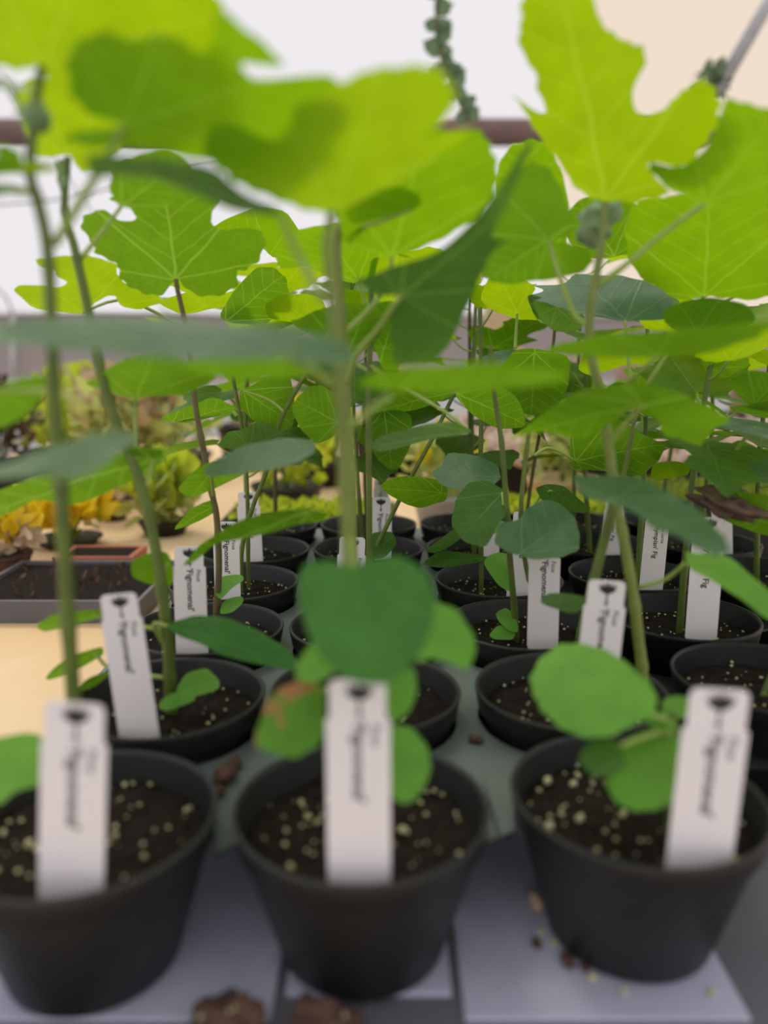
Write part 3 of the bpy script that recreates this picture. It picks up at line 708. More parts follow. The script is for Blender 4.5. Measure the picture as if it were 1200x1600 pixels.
tleaf('3R', (977, 500), Y3, 'top', [(977, 500), (930, 498), (905, 492), (870, 480), (840, 470), (825, 460), (850, 450), (835, 440), (880, 440), (900, 424), (960, 429), (1000, 438), (1030, 450), (1050, 455), (1052, 490), (1040, 498)], 'old', a=55, tip=(905, 426), fold=0.05, pet=[(982, 560), (990, 640)], label='grey-green leaf showing its upper side')
tleaf('3R', (1100, 462), Y3 - 0.02, 'under', [(1100, 462), (1060, 469), (1010, 441), (985, 410), (978, 370), (985, 330), (1000, 312), (1050, 300), (1100, 298), (1200, 295), (1260, 330), (1290, 400), (1250, 450), (1180, 471), (1130, 466)], 'young2', a=42, tip=(1110, 298), fold=0.04, pet=[(1067, 517), (1012, 600), (990, 650)], petY=Y3 + 0.02, r=0.0014)
stem('3R', [(905, 985), (960, 800), (985, 690), (995, 630)], Y3 + 0.01, 0.002, 0.0014)
tleaf('3R', (808, 490), Y3 + 0.06, 'under', [(752, 470), (765, 430), (775, 418), (800, 443), (835, 450), (830, 470), (842, 500), (815, 499), (780, 490)], 'young', a=38, pet=[(805, 545)])
tleaf('3R', (870, 480), Y3 + 0.05, 'under', [(825, 465), (870, 470), (910, 490), (905, 512), (870, 518), (840, 500)], 'old', a=55)

# --- fourth row
potted('4L', -1, 3, 'fig with a kinked stem leaning past two white labels')
stem('4L', [(376, 900), (380, 845), (397, 786), (414, 742), (441, 652), (475, 589), (490, 560)], Y4, 0.0021, 0.0016)
tleaf('4L', (380, 610), Y4, 'under', [(376, 612), (400, 600), (420, 590), (450, 587), (458, 610), (461, 640), (455, 665), (430, 673), (400, 660), (378, 640)], 'leaf', a=28, tip=(455, 660), pet=[(420, 625), (445, 645)])
tleaf('4L', (390, 700), Y4, 'under', [(345, 700), (355, 680), (380, 672), (410, 659), (441, 672), (441, 690), (400, 701)], 'old', a=50, pet=[(420, 690), (428, 700)])
tleaf('4L', (270, 660), Y4 - 0.05, 'under', [(253, 656), (285, 640), (310, 630), (332, 621), (366, 632), (350, 645), (320, 655), (290, 661)], 'leaf', a=60, pet=[(350, 640), (370, 650)])
stem('4L', [(388, 890), (386, 760), (379, 675), (364, 589), (355, 520)], Y4 + 0.01, 0.0018, 0.0014)
tleaf('4L', (352, 503), Y4, 'under', [(345, 497), (360, 465), (380, 440), (400, 420), (425, 417), (445, 430), (451, 455), (448, 470), (425, 475), (432, 486), (415, 511), (375, 507)], 'leaf', a=34, tip=(445, 425), fold=0.15)
tleaf('4L', (130, 488), Y4 - 0.09, 'under', [(57, 405), (90, 398), (130, 395), (150, 400), (180, 412), (185, 435), (205, 452), (240, 465), (255, 478), (220, 488), (190, 481), (180, 465), (160, 468), (140, 481), (130, 490), (60, 488), (25, 462), (30, 450), (70, 448), (90, 450), (105, 440), (90, 432), (85, 420), (65, 418)], 'young', a=45, tip=(110, 396), pet=[(200, 470), (300, 520)], petY=Y4)
tleaf('4L', (420, 402), Y4 - 0.02, 'under', [(330, 352), (345, 345), (400, 328), (440, 335), (470, 370), (455, 400), (425, 402), (405, 378), (390, 362), (350, 360)], 'young2', a=45)
tleaf('4L', (320, 478), Y4 + 0.02, 'under', [(250, 478), (290, 462), (340, 460), (375, 450), (390, 470), (370, 482), (330, 484), (290, 490)], 'young', a=60)
potted('4C', 0, 3, 'fig behind the label with a leaning green stem topped by a bud')
stem('4C', [(580, 880), (605, 820), (640, 750), (677, 682), (711, 612)], Y4, 0.0021, 0.0015)
tleaf('4C', (600, 640), Y4 + 0.02, 'under', [(578, 652), (610, 642), (640, 650), (642, 690), (626, 726), (610, 730), (590, 716), (578, 690)], 'leaf', a=30, tip=(612, 728))
tleaf('4C', (690, 770), Y4 - 0.04, 'under', [(597, 760), (620, 745), (690, 754), (697, 780), (665, 796), (635, 790)], 'leaf', a=55)
tleaf('4C', (600, 850), Y4, 'top', [(578, 838), (610, 832), (619, 850), (600, 872), (578, 869)], 'leaf', a=40)
tleaf('4C', (720, 610), Y4, 'under', [(711, 615), (650, 640), (580, 640), (610, 615), (660, 600), (720, 597)], 'leaf', a=55)
tleaf('4C', (715, 615), Y4 - 0.045, 'under', [(711, 612), (760, 600), (805, 620), (820, 660), (780, 668), (740, 650)], 'leaf', a=40)
bud('4C', (712, 610), Y4, 0.0026, 2.0)
potted('4R', 1, 3, 'fig with low spreading leaves around a stubby green stem, fourth in its column')
stem('4R', [(752, 890), (750, 780), (752, 640), (750, 480)], Y4, 0.0021, 0.0016)
tleaf('4R', (715, 845), Y4 - 0.01, 'top', [(665, 858), (690, 842), (712, 828), (722, 838), (700, 856), (680, 863)], 'leaf', a=52)
tleaf('4R', (760, 872), Y4 - 0.02, 'top', [(662, 876), (690, 862), (740, 867), (772, 874), (740, 881), (690, 887)], 'leaf', a=60)
tleaf('4R', (862, 766), Y4, 'top', [(838, 766), (850, 757), (880, 761), (905, 780), (921, 791), (915, 798), (880, 796), (850, 786)], 'leaf', a=50, pet=[(845, 775), (835, 790)])
tleaf('4R', (775, 805), Y4 - 0.03, 'top', [(725, 818), (745, 812), (785, 815), (790, 828), (760, 838), (735, 830)], 'low', a=55)
tleaf('4R', (835, 550), Y4, 'under', [(770, 600), (800, 555), (830, 545), (885, 560), (888, 600), (870, 635), (830, 645), (790, 630)], 'leaf', a=32)
tleaf('4R', (790, 560), Y4 + 0.03, 'top', [(735, 575), (770, 552), (830, 548), (850, 560), (800, 575)], 'old', a=60)
tleaf('4R', (900, 720), Y4 - 0.04, 'under', [(895, 731), (892, 690), (910, 660), (960, 655), (1010, 680), (1038, 690), (1030, 716), (1005, 741), (970, 743), (930, 736)], 'leaf', a=40, pet=[(860, 700), (835, 712)])

# --- leaves filling the canopy between the front figs
tleaf('3C', (560, 440), Y3 + 0.02, 'under', [(560, 442), (520, 438), (480, 420), (440, 425), (430, 395), (450, 365), (490, 350), (530, 345), (570, 360), (590, 395), (585, 430)], 'young2', a=45, tip=(500, 350), pet=[(570, 470), (579, 500)])
tleaf('3C', (610, 470), Y3 + 0.03, 'under', [(600, 472), (575, 450), (580, 415), (610, 400), (645, 405), (690, 390), (740, 385), (760, 420), (720, 450), (660, 470)], 'young', a=45, pet=[(590, 490), (580, 520)])
tleaf('4L', (480, 500), Y4, 'under', [(470, 505), (425, 500), (415, 480), (430, 462), (470, 460), (500, 470), (510, 495)], 'young', a=50)
tleaf('3R', (830, 425), Y3 + 0.02, 'under', [(830, 425), (800, 420), (770, 380), (775, 300), (780, 255), (797, 225), (825, 213), (855, 222), (875, 262), (888, 320), (880, 400)], 'young2', a=38, tip=(815, 215))
tleaf('3R', (960, 400), Y3 + 0.03, 'under', [(960, 400), (925, 405), (890, 380), (885, 340), (905, 310), (950, 305), (990, 320), (1010, 360), (1000, 395)], 'leaf', a=40)
tleaf('3R', (1090, 520), Y3 - 0.03, 'under', [(1090, 522), (1050, 515), (1035, 490), (1060, 470), (1110, 466), (1160, 480), (1180, 505), (1140, 520)], 'leaf', a=52)
tleaf('3R', (980, 560), Y3 + 0.05, 'under', [(985, 570), (930, 585), (905, 575), (915, 550), (950, 535), (1010, 540), (1030, 560), (1010, 575)], 'young', a=50)
tleaf('3R', (1040, 660), Y3 + 0.08, 'under', [(1050, 655), (1010, 650), (975, 625), (985, 595), (1030, 585), (1075, 600), (1085, 640)], 'leaf', a=40)
tleaf('3R', (1050, 740), Y3 + 0.1, 'under', [(1060, 745), (1020, 750), (1022, 725), (1050, 722), (1078, 728), (1075, 742)], 'young', a=45)

# ------------------------------------------------------------------ plant labels
def text_mesh(s, size, bold):
    cu = bpy.data.curves.new('lettering', 'FONT'); cu.body = s; cu.size = size; cu.offset = bold; cu.extrude = 0.00006; cu.resolution_u = 2
    o = bpy.data.objects.new('lettering', cu); C.objects.link(o)
    dg = bpy.context.evaluated_depsgraph_get()
    m = bpy.data.meshes.new_from_object(o.evaluated_get(dg)); 
    bpy.data.objects.remove(o); bpy.data.curves.remove(cu)
    m.materials.clear(); m.materials.append(M['ink'])
    xs = [q.co.x for q in m.vertices]; ys = [q.co.y for q in m.vertices]
    m.transform(Matrix.Translation((-min(xs), -(min(ys) + max(ys)) / 2, 0)))
    return m, max(xs) - min(xs)
LW = 0.0205
TXT = {'F': (text_mesh("'Fignomenal'", 0.0056, 0.00011), text_mesh('Ficus', 0.0038, 0.00003)),
       'O': (text_mesh("'Olympian' Fig", 0.0056, 0.00011), text_mesh('Ficus carica', 0.0038, 0.00003))}
def emblem_mesh():
    w = 0.0050
    half = [(0.0, 0.0), (0.16, 0.02), (0.45, 0.14), (0.72, 0.34), (0.84, 0.50), (0.72, 0.52), (1.0, 0.84), (0.66, 0.68), (0.74, 1.08), (0.42, 0.72), (0.36, 1.16), (0.2, 0.74), (0.06, 1.22), (0, 1.0)]
    cup = [(x * w, y * w) for x, y in half] + [(-x * w, y * w) for x, y in half[-2:0:-1]]
    n = len(cup)
    V = [(x, y, 0) for x, y in cup]; Fs = [tuple(range(n))]
    def rect(x0, x1, y0, y1):
        b = len(V); V.extend([(x0, y0, 0), (x1, y0, 0), (x1, y1, 0), (x0, y1, 0)]); Fs.append((b, b + 1, b + 2, b + 3))
    rect(-0.08 * w, 0.08 * w, -0.95 * w, 0.04 * w); rect(-0.26 * w, 0.26 * w, -0.92 * w, -0.8 * w)
    rect(-0.06 * w, 0.06 * w, -1.25 * w, -0.9 * w)
    bm = bmesh.new(); m = pmesh('emblem', V, Fs); bm.from_mesh(m)
    r_ = bmesh.ops.extrude_face_region(bm, geom=bm.faces[:])
    for q in r_['geom']:
        if isinstance(q, bmesh.types.BMVert): q.co.z += 0.00006
    bmesh.ops.triangulate(bm, faces=bm.faces[:]); bmesh.ops.recalc_face_normals(bm, faces=bm.faces[:])
    bm.to_mesh(m); bm.free(); m.materials.append(M['ink']); return m
EMB = emblem_mesh()
def label_mesh(h, w):
    """local x across, y up, z towards the reader; y = 0 at the rim of the pot, tip in the soil"""
    k = w / LW
    sh = h - 0.0125 * k; e = 0.0012 * k; hw = w / 2; c = 0.0026 * k
    half = [(0.0, -0.0125), (hw * 0.35, -0.0115), (hw * 0.9, -0.007), (hw, -0.004), (hw, sh - e * 0.6), (hw - e, sh), (hw - e, h - c)]
    for i in range(1, 6):
        a = PI / 2 * i / 5; half.append((hw - e - c + c * math.cos(a), h - c + c * math.sin(a)))
    out = half + [(-x, y) for x, y in half[:0:-1]]
    n = len(out); th = 0.0004
    V = [(x, y, 0.0) for x, y in out] + [(x, y, -th) for x, y in out]
    Fs = [tuple(range(n)), tuple(range(2 * n - 1, n - 1, -1))] + [(i, n + i, n + (i + 1) % n, (i + 1) % n) for i in range(n)]
    return pmesh('plant_label', V, Fs)
def plant_label(tl, tr_, br, bl, kind, text, hid=0, Y=None, group=None):
    bm_ = ((bl[0] + br[0]) / 2, (bl[1] + br[1]) / 2); tm = ((tl[0] + tr_[0]) / 2, (tl[1] + tr_[1]) / 2)
    if Y is None: Y = at_z(*bm_, RIM).y + 0.0055
    B = at_y(*bm_, Y); T = at_y(*tm, Y + 0.004)
    up = T - B; h = up.length; up.normalize()
    w = ((at_y(*tr_, Y + 0.004) - at_y(*tl, Y + 0.004)).length + (at_y(*br, Y) - at_y(*bl, Y)).length) / 2
    xr_ = Vector((1, 0, 0)) - up * up.x; xr_.normalize(); nz = xr_.cross(up)
    o = thing('plant_label', text, 'plant label', B, group)
    o.matrix_basis = Matrix.Translation(B) @ Matrix((xr_, up, nz)).transposed().to_4x4()
    obj('card', label_mesh(h, w), M['label'], o)
    k = w / LW
    e = obj('emblem', EMB, None, o); e.location = (0.0005 * k, h - 0.0068 * k, 0.00005); e.scale = (k, k, 1)
    (m1, w1), (m2, w2) = TXT[kind]
    for m_, x, y0 in ((m1, -0.0002, 0.0140), (m2, 0.0058, 0.0150)):
        q = obj('lettering', m_, None, o); q.rotation_euler.z = -PI / 2; q.location = (x * k, h - y0 * k, 0.00005); q.scale = (k, k, 1)
    return o
plant_label((68, 1098), (166, 1098), (164, 1380), (57, 1394), 'F', 'white plant label standing upright before the stem of the tray-corner fig')
plant_label((508, 1062), (609, 1062), (611, 1374), (512, 1374), 'F', 'white plant label standing straight below the broad heart-shaped leaf')
plant_label((1075, 1077), (1178, 1077), (1146, 1345), (1040, 1345), 'F', 'white plant label leaning sideways beside the round basal leaves')
plant_label((154, 930), (214, 926), (249, 1137), (184, 1149), 'F', 'white plant label tilted over beside the bare leaning stem')
plant_label((919, 907), (980, 907), (962, 1110), (892, 1110), 'F', 'white plant label between the two crossing fig stems')
plant_label((270, 854), (319, 854), (326, 1012), (274, 1018), 'F', 'white plant label crossed by a bare green stem and a long narrow leaf')
plant_label((334, 815), (371, 815), (377, 930), (335, 942), 'F', 'white plant label behind the slender brown fig stem')
plant_label((370, 769), (404, 769), (412, 882), (375, 887), 'F', 'white plant label behind the kinked leaning fig stem', Y=0.694)
plant_label((576, 777), (613, 777), (611, 879), (576, 879), 'F', 'white plant label with crisp black print behind a thin green stem', Y=0.697)
plant_label((530, 840), (572, 838), (572, 905), (524, 910), 'F', 'white plant label mostly hidden behind twin stems and the heart-shaped leaf', Y=0.60)
plant_label((828, 842), (876, 842), (873, 999), (823, 999), 'F', 'white plant label below the dark rounded leaf, crossed by a slanting thin stem')
plant_label((800, 800), (838, 800), (828, 926), (792, 926), 'F', 'white plant label half hidden behind the label under the dark rounded leaf')
plant_label((752, 775), (783, 775), (780, 868), (749, 868), 'F', 'white plant label behind the grey-green drooping leaf')
plant_label((1012, 790), (1048, 790), (1037, 914), (998, 917), 'O', 'white label of the second fig kind, standing in the open-rimmed glossy black pot')
plant_label((1085, 808), (1134, 808), (1122, 986), (1070, 986), 'O', 'white plant label of the second fig kind, crossed by a pale green leaf')
plant_label((945, 778), (977, 778), (969, 866), (940, 866), 'O', 'white plant label of the second fig kind beside a mossy seedling flat')
plant_label((1112, 752), (1142, 752), (1146, 862), (1112, 862), 'O', 'white plant label of the second fig kind behind the withered brown leaf')
plant_label((583, 750), (608, 750), (606, 830), (582, 830), 'F', 'white plant label showing only its emblem above another label', Y=0.86)

# ------------------------------------------------------------------ leafy figs of the far rows and of the right-hand tray
LOB = [(0, 0), (-0.07, 0.10), (-0.08, 0.24), (0.02, 0.38), (0.16, 0.48), (0.30, 0.52), (0.38, 0.46), (0.42, 0.34), (0.46, 0.24), (0.56, 0.25), (0.70, 0.31), (0.82, 0.27), (0.93, 0.15), (1.0, 0)]
OVA = [(0, 0), (-0.06, 0.14), (0.02, 0.31), (0.2, 0.43), (0.45, 0.44), (0.7, 0.32), (0.9, 0.13), (1.0, 0)]
PROTO = {}
for kk, base_ in (('lob', LOB), ('ova', OVA)):
    PROTO[kk] = []
    for s_ in range(4):
        jit = lambda a_: a_ * U(0.9, 1.1)
        hl = [(jit(a_), jit(b_)) for a_, b_ in base_[1:-1]]; hr = [(jit(a_), -jit(b_)) for a_, b_ in base_[1:-1]][::-1]
        L_ = 0.06
        outl = [(a_ * L_, b_ * L_) for a_, b_ in [(0.015, 0)] + hl + [(1, 0)] + hr]
        PROTO[kk].append(leaf_meshes(outl, (U(0.05, 0.22), U(0.05, 0.2), 0.02, R() * 6), 0.009, 4))
MESHV = {}
def proto(kk, m):
    i = random.randrange(4)
    if (kk, i, m) not in MESHV:
        a_ = PROTO[kk][i].copy(); a_.materials.append(M[m]); MESHV[(kk, i, m)] = a_
    return MESHV[(kk, i, m)]
SOLID = []                    # (bvh, low, high, owner, name) of everything a leaf must not pass through
def mw(o):
    m = o.matrix_basis.copy()
    while o.parent: o = o.parent; m = o.matrix_basis @ m
    return m
def reg(vs_, fs_, owner, name):
    SOLID.append((BVHTree.FromPolygons(vs_, fs_), [min(q[k] for q in vs_) for k in range(3)], [max(q[k] for q in vs_) for k in range(3)], owner, name))
def reg_obj(o):
    m = mw(o); top = o
    while top.parent: top = top.parent
    reg([m @ q.co for q in o.data.vertices], [tuple(f_.vertices) for f_ in o.data.polygons], top, o.name.split('.')[0])
def hits(vs_, fs_, owner, petiole=False):
    t_ = BVHTree.FromPolygons(vs_, fs_)
    lo = [min(q[k] for q in vs_) for k in range(3)]; hi = [max(q[k] for q in vs_) for k in range(3)]
    n = 0
    for bv, l2, h2, ow, nm in SOLID:
        if ow is owner and (petiole or nm in ('stem', 'petiole')): continue
        if any(lo[k] > h2[k] or l2[k] > hi[k] for k in range(3)): continue
        n += len(t_.overlap(bv))
    return n
def gleaf(key, stem_pt, az0, hi, L0, m, kk):
    """a leaf on its stalk; tries directions near az0 until it is clear of the neighbouring plants"""
    o, _ = PLANTS[key]
    best = None
    b = proto(kk, m)
    fcs = [tuple(f_.vertices) for f_ in b.polygons]
    for tr_y in range(70):
        sp_ = 0.2 + 0.06 * tr_y
        az = az0 + U(-sp_, sp_); pitch = U(0.1, 0.5) if hi else U(-0.45, 0.1); plen = U(0.02, 0.04); roll = U(-0.25, 0.25)
        if tr_y > 12: pitch += U(-0.35, 0.35); plen = U(0.012, 0.045)
        L = L0 * (1 - 0.006 * tr_y)
        d = Vector((math.cos(az), math.sin(az), 0))
        base = stem_pt + d * plen * 0.85 + Vector((0, 0, plen * 0.5))
        eu = d * math.cos(pitch) + Vector((0, 0, math.sin(pitch)))
        ev = Vector((0, 0, 1)).cross(d); ev.normalize()
        n = eu.cross(ev)
        rm = Matrix.Rotation(roll, 3, eu); ev = rm @ ev; n = rm @ n
        mt = Matrix((eu, ev, n)).transposed().to_4x4(); mt.translation = base
        W = mt @ Matrix.Scale(L / 0.06, 4)
        pts = crom([stem_pt, (stem_pt + base) / 2 + Vector((0, 0, -0.003)), base], 4)
        pv, pf = tube_geo(pts, 0.0009, 6)
        bv_ = [W @ q.co for q in b.vertices]
        k = hits(bv_, fcs, o) + hits(pv, pf, o, True)
        if best is None or k < best[0]: best = (k, W, pts, L, bv_, pv, pf)
        if k == 0: break
    k, W, pts, L, bv_, pv, pf = best
    q = obj('leaf', b, None, o)
    q.matrix_basis = Matrix.Translation(-Vector(o.location)) @ W
    inv = W.inverted()
    obj('petiole', tube('petiole', [inv @ p for p in pts], 0.0009 * 0.06 / L, 6), M['petiole'], q)
    reg(bv_, fcs, o, 'leaf'); reg(pv, pf, o, 'petiole')
QUEUE = []
def filler(key, i, j, label, h, n, black=False, group=None, lean=(0, 0), zmin=0.3, big=1.0, azr=None, seed=0):
    random.seed(seed + 100 * (i + 2) + j)
    potted(key, i, j, label, black, group)
    o, p = PLANTS[key]
    b = Vector((p.x + U(-0.008, 0.008), p.y + U(-0.008, 0.008), RIM - 0.02))
    top = b + Vector((lean[0] + U(-0.012, 0.012), lean[1] + U(-0.01, 0.01), h + 0.02))
    mid = b.lerp(top, 0.5) + Vector((U(-0.008, 0.008), U(-0.005, 0.005), 0))
    P = crom([b, mid, top], 8); k_ = len(P)
    obj('stem', tube('stem', rel(o, P), [0.0026 - 0.0012 * q / (k_ - 1) + (0.0003 if q % 4 == 0 else 0) for q in range(k_)], 8), M['stem' if seed % 2 == 0 else 'wood'], o)
    QUEUE.append((key, P, n, zmin, big, azr))
def filler_leaves():
    for key, P, n, zmin, big, azr in QUEUE:
        k_ = len(P); az = R() * 6
        for k in range(n):
            tt = zmin + (1 - zmin) * k / (n - 1)
            az += 2.4
            hi = tt > 0.72
            gleaf(key, P[min(k_ - 1, int(tt * (k_ - 1)))], az if azr is None else U(*azr), hi, U(0.055, 0.08) * big if tt > 0.5 else U(0.04, 0.06) * big,
                  'young' if hi else 'leaf', 'lob' if tt > 0.5 else 'ova')
for j, i, h, n, lab in ((4, -1, 0.22, 11, 'leafy fig in the fifth pot along the plywood side of the tray'), (4, 0, 0.25, 12, 'leafy fig in the fifth pot of the middle tray column'),
                        (4, 1, 0.24, 12, 'leafy fig in the fifth pot of the column beside the black tray'), (5, -1, 0.24, 11, 'leafy fig in the last pot along the plywood side of the tray'),
                        (5, 0, 0.27, 12, 'leafy fig in the last pot of the middle tray column'), (5, 1, 0.27, 12, 'leafy fig in the last pot of the column beside the black tray')):
    filler('f%d_%d' % (i, j), i, j, lab, h, n, False, 'figs crowded in the far rows of the grey-green tray', zmin=0.42, big=1.05, seed=j)
filler('2K', 2, 1, 'fig seedling in glossy black pot with a fine wispy shoot', 0.10, 3, True, None, zmin=0.75, lean=(0.03, 0.02), azr=(-0.8, 0.8), seed=2)
filler('3K', 2, 2, 'fig in glossy black pot with the label crossed by a pale leaf', 0.215, 8, True, None, zmin=0.55, lean=(0.02, 0.02), seed=4)
filler('4K', 2, 3, 'fig in open-rimmed glossy black pot with a bare lower stem', 0.215, 9, True, None, zmin=0.5, lean=(0.012, 0.02), seed=6)
for j, i, h, n, lab in ((4, 2, 0.22, 10, 'tall leafy fig behind the open-rimmed glossy black pot'), (5, 2, 0.26, 11, 'tall leafy fig in the black tray next to the mossy seedling flat'),
                        (3, 3, 0.23, 10, 'tall leafy fig at the outer edge of the black tray, front of its column'), (4, 3, 0.22, 10, 'tall leafy fig in the middle of the outer column of the black tray'),
                        (5, 3, 0.27, 11, 'tall leafy fig in the far outer corner of the black tray')):
    filler('g%d_%d' % (i, j), i, j, lab, h, n, True, 'figs of the second kind in the black tray', zmin=0.4, seed=2 * j)
# hero leaves at the right
tleaf('3K', (1180, 668), Y3 - 0.03, 'top', [(1108, 656), (1130, 649), (1200, 662), (1250, 675), (1230, 690), (1150, 674)], 'old', a=68, fold=0.03, pet=[(1160, 690), (1140, 720)], petY=Y3)
tleaf('3K', (1190, 815), Y3 - 0.03, 'under', [(1145, 770), (1180, 775), (1240, 790), (1250, 830), (1200, 838), (1150, 822), (1110, 795)], 'leaf', a=50)
tleaf('3K', (1178, 745), Y3, 'top', [(1160, 720), (1200, 712), (1240, 730), (1220, 755), (1180, 752)], 'old', a=50)
tleaf('3K', (1110, 575), Y3 + 0.03, 'under', [(1090, 545), (1120, 535), (1160, 545), (1170, 570), (1140, 590), (1110, 588)], 'leaf', a=40)
tleaf('3K', (1180, 630), Y3, 'under', [(1140, 600), (1170, 582), (1220, 585), (1230, 630), (1190, 640), (1160, 625)], 'leaf', a=40)
# the withered leaf hanging at the end of a green one
ok_, _ = PLANTS['3K']
dp = at_y(1138, 788, Y3 - 0.035)
v, f = lump_geo((0, 0, 0), 0.012, random.Random(3), 4, 0.55, 0.75)
v = [Vector((q.x * 1.5, q.y * 0.7, q.z - 0.45 * q.x)) for q in v]
dl = obj('withered_leaf', pmesh('withered_leaf', v, f, True), M['brown'], ok_); dl.location = dp - Vector(ok_.location); dl['label'] = 'curled brown withered leaf'
stem('f1_4', [(820, 870), (825, 791), (840, 694), (857, 611), (868, 500)], Y5, 0.0018, 0.0014, m='wood')
for o_ in list(C.objects):
    t_ = o_
    while t_.parent: t_ = t_.parent
    if o_.type == 'MESH' and t_.name.split('.')[0] in ('potted_fig', 'plant_label') and o_.name.split('.')[0] in ('leaf', 'petiole', 'stem', 'card', 'bud', 'withered_leaf', 'pot'): reg_obj(o_)
random.seed(77)
filler_leaves()

# ------------------------------------------------------------------ loose bits on the trays
random.seed(5)
def bit(name, px, r, m, label, cat, group=None, squash=0.7, z=None, stretch=1.0, sub=2):
    p = at_z(px[0], px[1], z or TRAYF)
    v, f = lump_geo((0, 0, r * squash * 0.85), r, random.Random(int(px[0] * 7 + px[1])), sub, squash, 0.35)
    v = [Vector((q.x, q.y * stretch, q.z)) for q in v]
    o = obj(name, pmesh(name, v, f, sub > 1), M[m]); o.location = p
    return tag(o, label, cat, group)
LP = 'loose perlite on the grey tray'
for px in ((846, 1457), (866, 1474), (925, 1530), (975, 1552), (1112, 1553)):
    bit('perlite_grain', px, 0.0017, 'perlite', 'loose white perlite grain on the grey tray beside the seedling pot', 'perlite', LP)
bit('seed_husk', (838, 1412), 0.0036, 'tan2', 'pale tan seed husk on the grey tray beside the seedling pot', 'debris', stretch=1.6)
bit('bark_chip', (885, 1506), 0.0034, 'bark', 'large brown bark chip on the grey tray', 'debris', stretch=1.2)
bit('bark_chip', (912, 1514), 0.0018, 'bark', 'small brown bark chip against the seedling pot', 'debris')
bit('bark_chip', (838, 1476), 0.0016, 'bark', 'thin brown bark sliver below the tan seed husk', 'debris', stretch=2.0)
for (px, lab) in (((350, 1622), 'brown clod of soil with white perlite specks, lying loose on the tray'), ((508, 1624), 'wide brown clod of soil against the middle front pot')):
    p = at_z(px[0], px[1], TRAYF)
    o = thing('soil_clod', lab, 'soil clod', p)
    wd = 0.0115 if px[0] < 400 else 0.0135
    v, f = lump_geo((0, 0, 0.005), wd, random.Random(int(px[0])), 4, 0.5, 0.5)
    obj('clod', pmesh('clod', v, f), M['bark'], o)
    for k in range(4):
        q = obj('perlite_grain', PERL[k], None, o); q.location = (U(-0.008, 0.008), U(-0.004, 0.003), 0.0095); q.scale = (0.8, 0.8, 0.8)
for k, (px, rr, lab) in enumerate((((352, 1222), 0.006, 'large brown crumb of spilled soil between the first two front pots'), ((366, 1200), 0.0042, 'brown soil crumb just behind the largest spilled crumb'), ((338, 1245), 0.004, 'brown soil crumb tucked against the tray-corner pot'), ((742, 1160), 0.003, 'lone small soil crumb behind the seedling pot'))):
    bit('soil_crumb', px, rr, 'bark', lab, 'soil crumb', 'spilled soil crumbs between the pots', z=DZ, sub=3)

# ------------------------------------------------------------------ bench beyond the figs: trays and blurred plants
def leaf_cloud(center, rx, ry, rz, n, size, rng, up=0.4, el=1.6):
    V, Fs = [], []
    for _ in range(n):
        while True:
            q = Vector((rng.uniform(-1, 1), rng.uniform(-1, 1), rng.uniform(-1, 1)))
            if q.length < 1: break
        c = Vector(center) + Vector((q.x * rx, q.y * ry, q.z * rz))
        d = Vector((rng.uniform(-1, 1), rng.uniform(-1, 1), rng.uniform(-1, 1) + up)).normalized()
        s = d.orthogonal(); s.normalize(); s = Matrix.Rotation(rng.random() * 6, 3, d) @ s
        L_ = size * rng.uniform(0.6, 1.3) * el; w = size * rng.uniform(0.5, 1.0) * 0.5
        nn = d.cross(s) * 0.15 * L_
        b = len(V)
        V += [c, c + d * L_ * 0.35 + s * w, c + d * L_ * 0.8 + s * w * 0.7 - nn, c + d * L_ - nn, c + d * L_ * 0.8 - s * w * 0.7 - nn, c + d * L_ * 0.35 - s * w]
        Fs += [(b, b + 1, b + 2, b + 5), (b + 5, b + 2, b + 3, b + 4)]
    return V, Fs
def nursery(name, label, cat, px, py, rx, hgt, mat_l, n, size, potm='pot', flower=None, nf=0, seed=1, ph=0.05, up=0.5, group=None, fs=1.3):
    p = at_z(px, py, BENCH)
    rng = random.Random(seed * 13 + int(px))
    o = thing(name, label, cat, (p.x, p.y, BENCH), group)
    r = min(rx * 0.8, 0.09)
    pm = lathe('pot', [(0, 0.002), (r * 0.72, 0.002), (r * 0.74, 0), (r * 0.97, ph * 0.85), (r, ph * 0.86), (r * 1.02, ph), (r * 0.95, ph), (r * 0.9, ph * 0.8), (0, ph * 0.8)], 28)
    obj('pot', pm, M[potm], o)
    v, f = leaf_cloud((0, 0, ph + hgt * 0.45), rx, rx, hgt * 0.5, n, size, rng, up)
    q = obj('foliage', pmesh('foliage', v, f, True), M[mat_l], o); q['kind'] = 'stuff'
    if flower:
        v, f = leaf_cloud((0, 0, ph + hgt * 0.62), rx * 1.0, rx * 1.0, hgt * 0.42, nf, size * fs, rng, 1.2, 1.0)
        q = obj('flowers', pmesh('flowers', v, f, True), M[flower], o); q['kind'] = 'stuff'
    st = [tube_geo([(0, 0, ph * 0.7), (rng.uniform(-1, 1) * rx * 0.5, rng.uniform(-1, 1) * rx * 0.5, ph + hgt * 0.7)], 0.002, 5) for _ in range(5)]
    v, f = join_geo(st); obj('stalks', pmesh('stalks', v, f, True), M['petiole'], o)['kind'] = 'stuff'
    return o
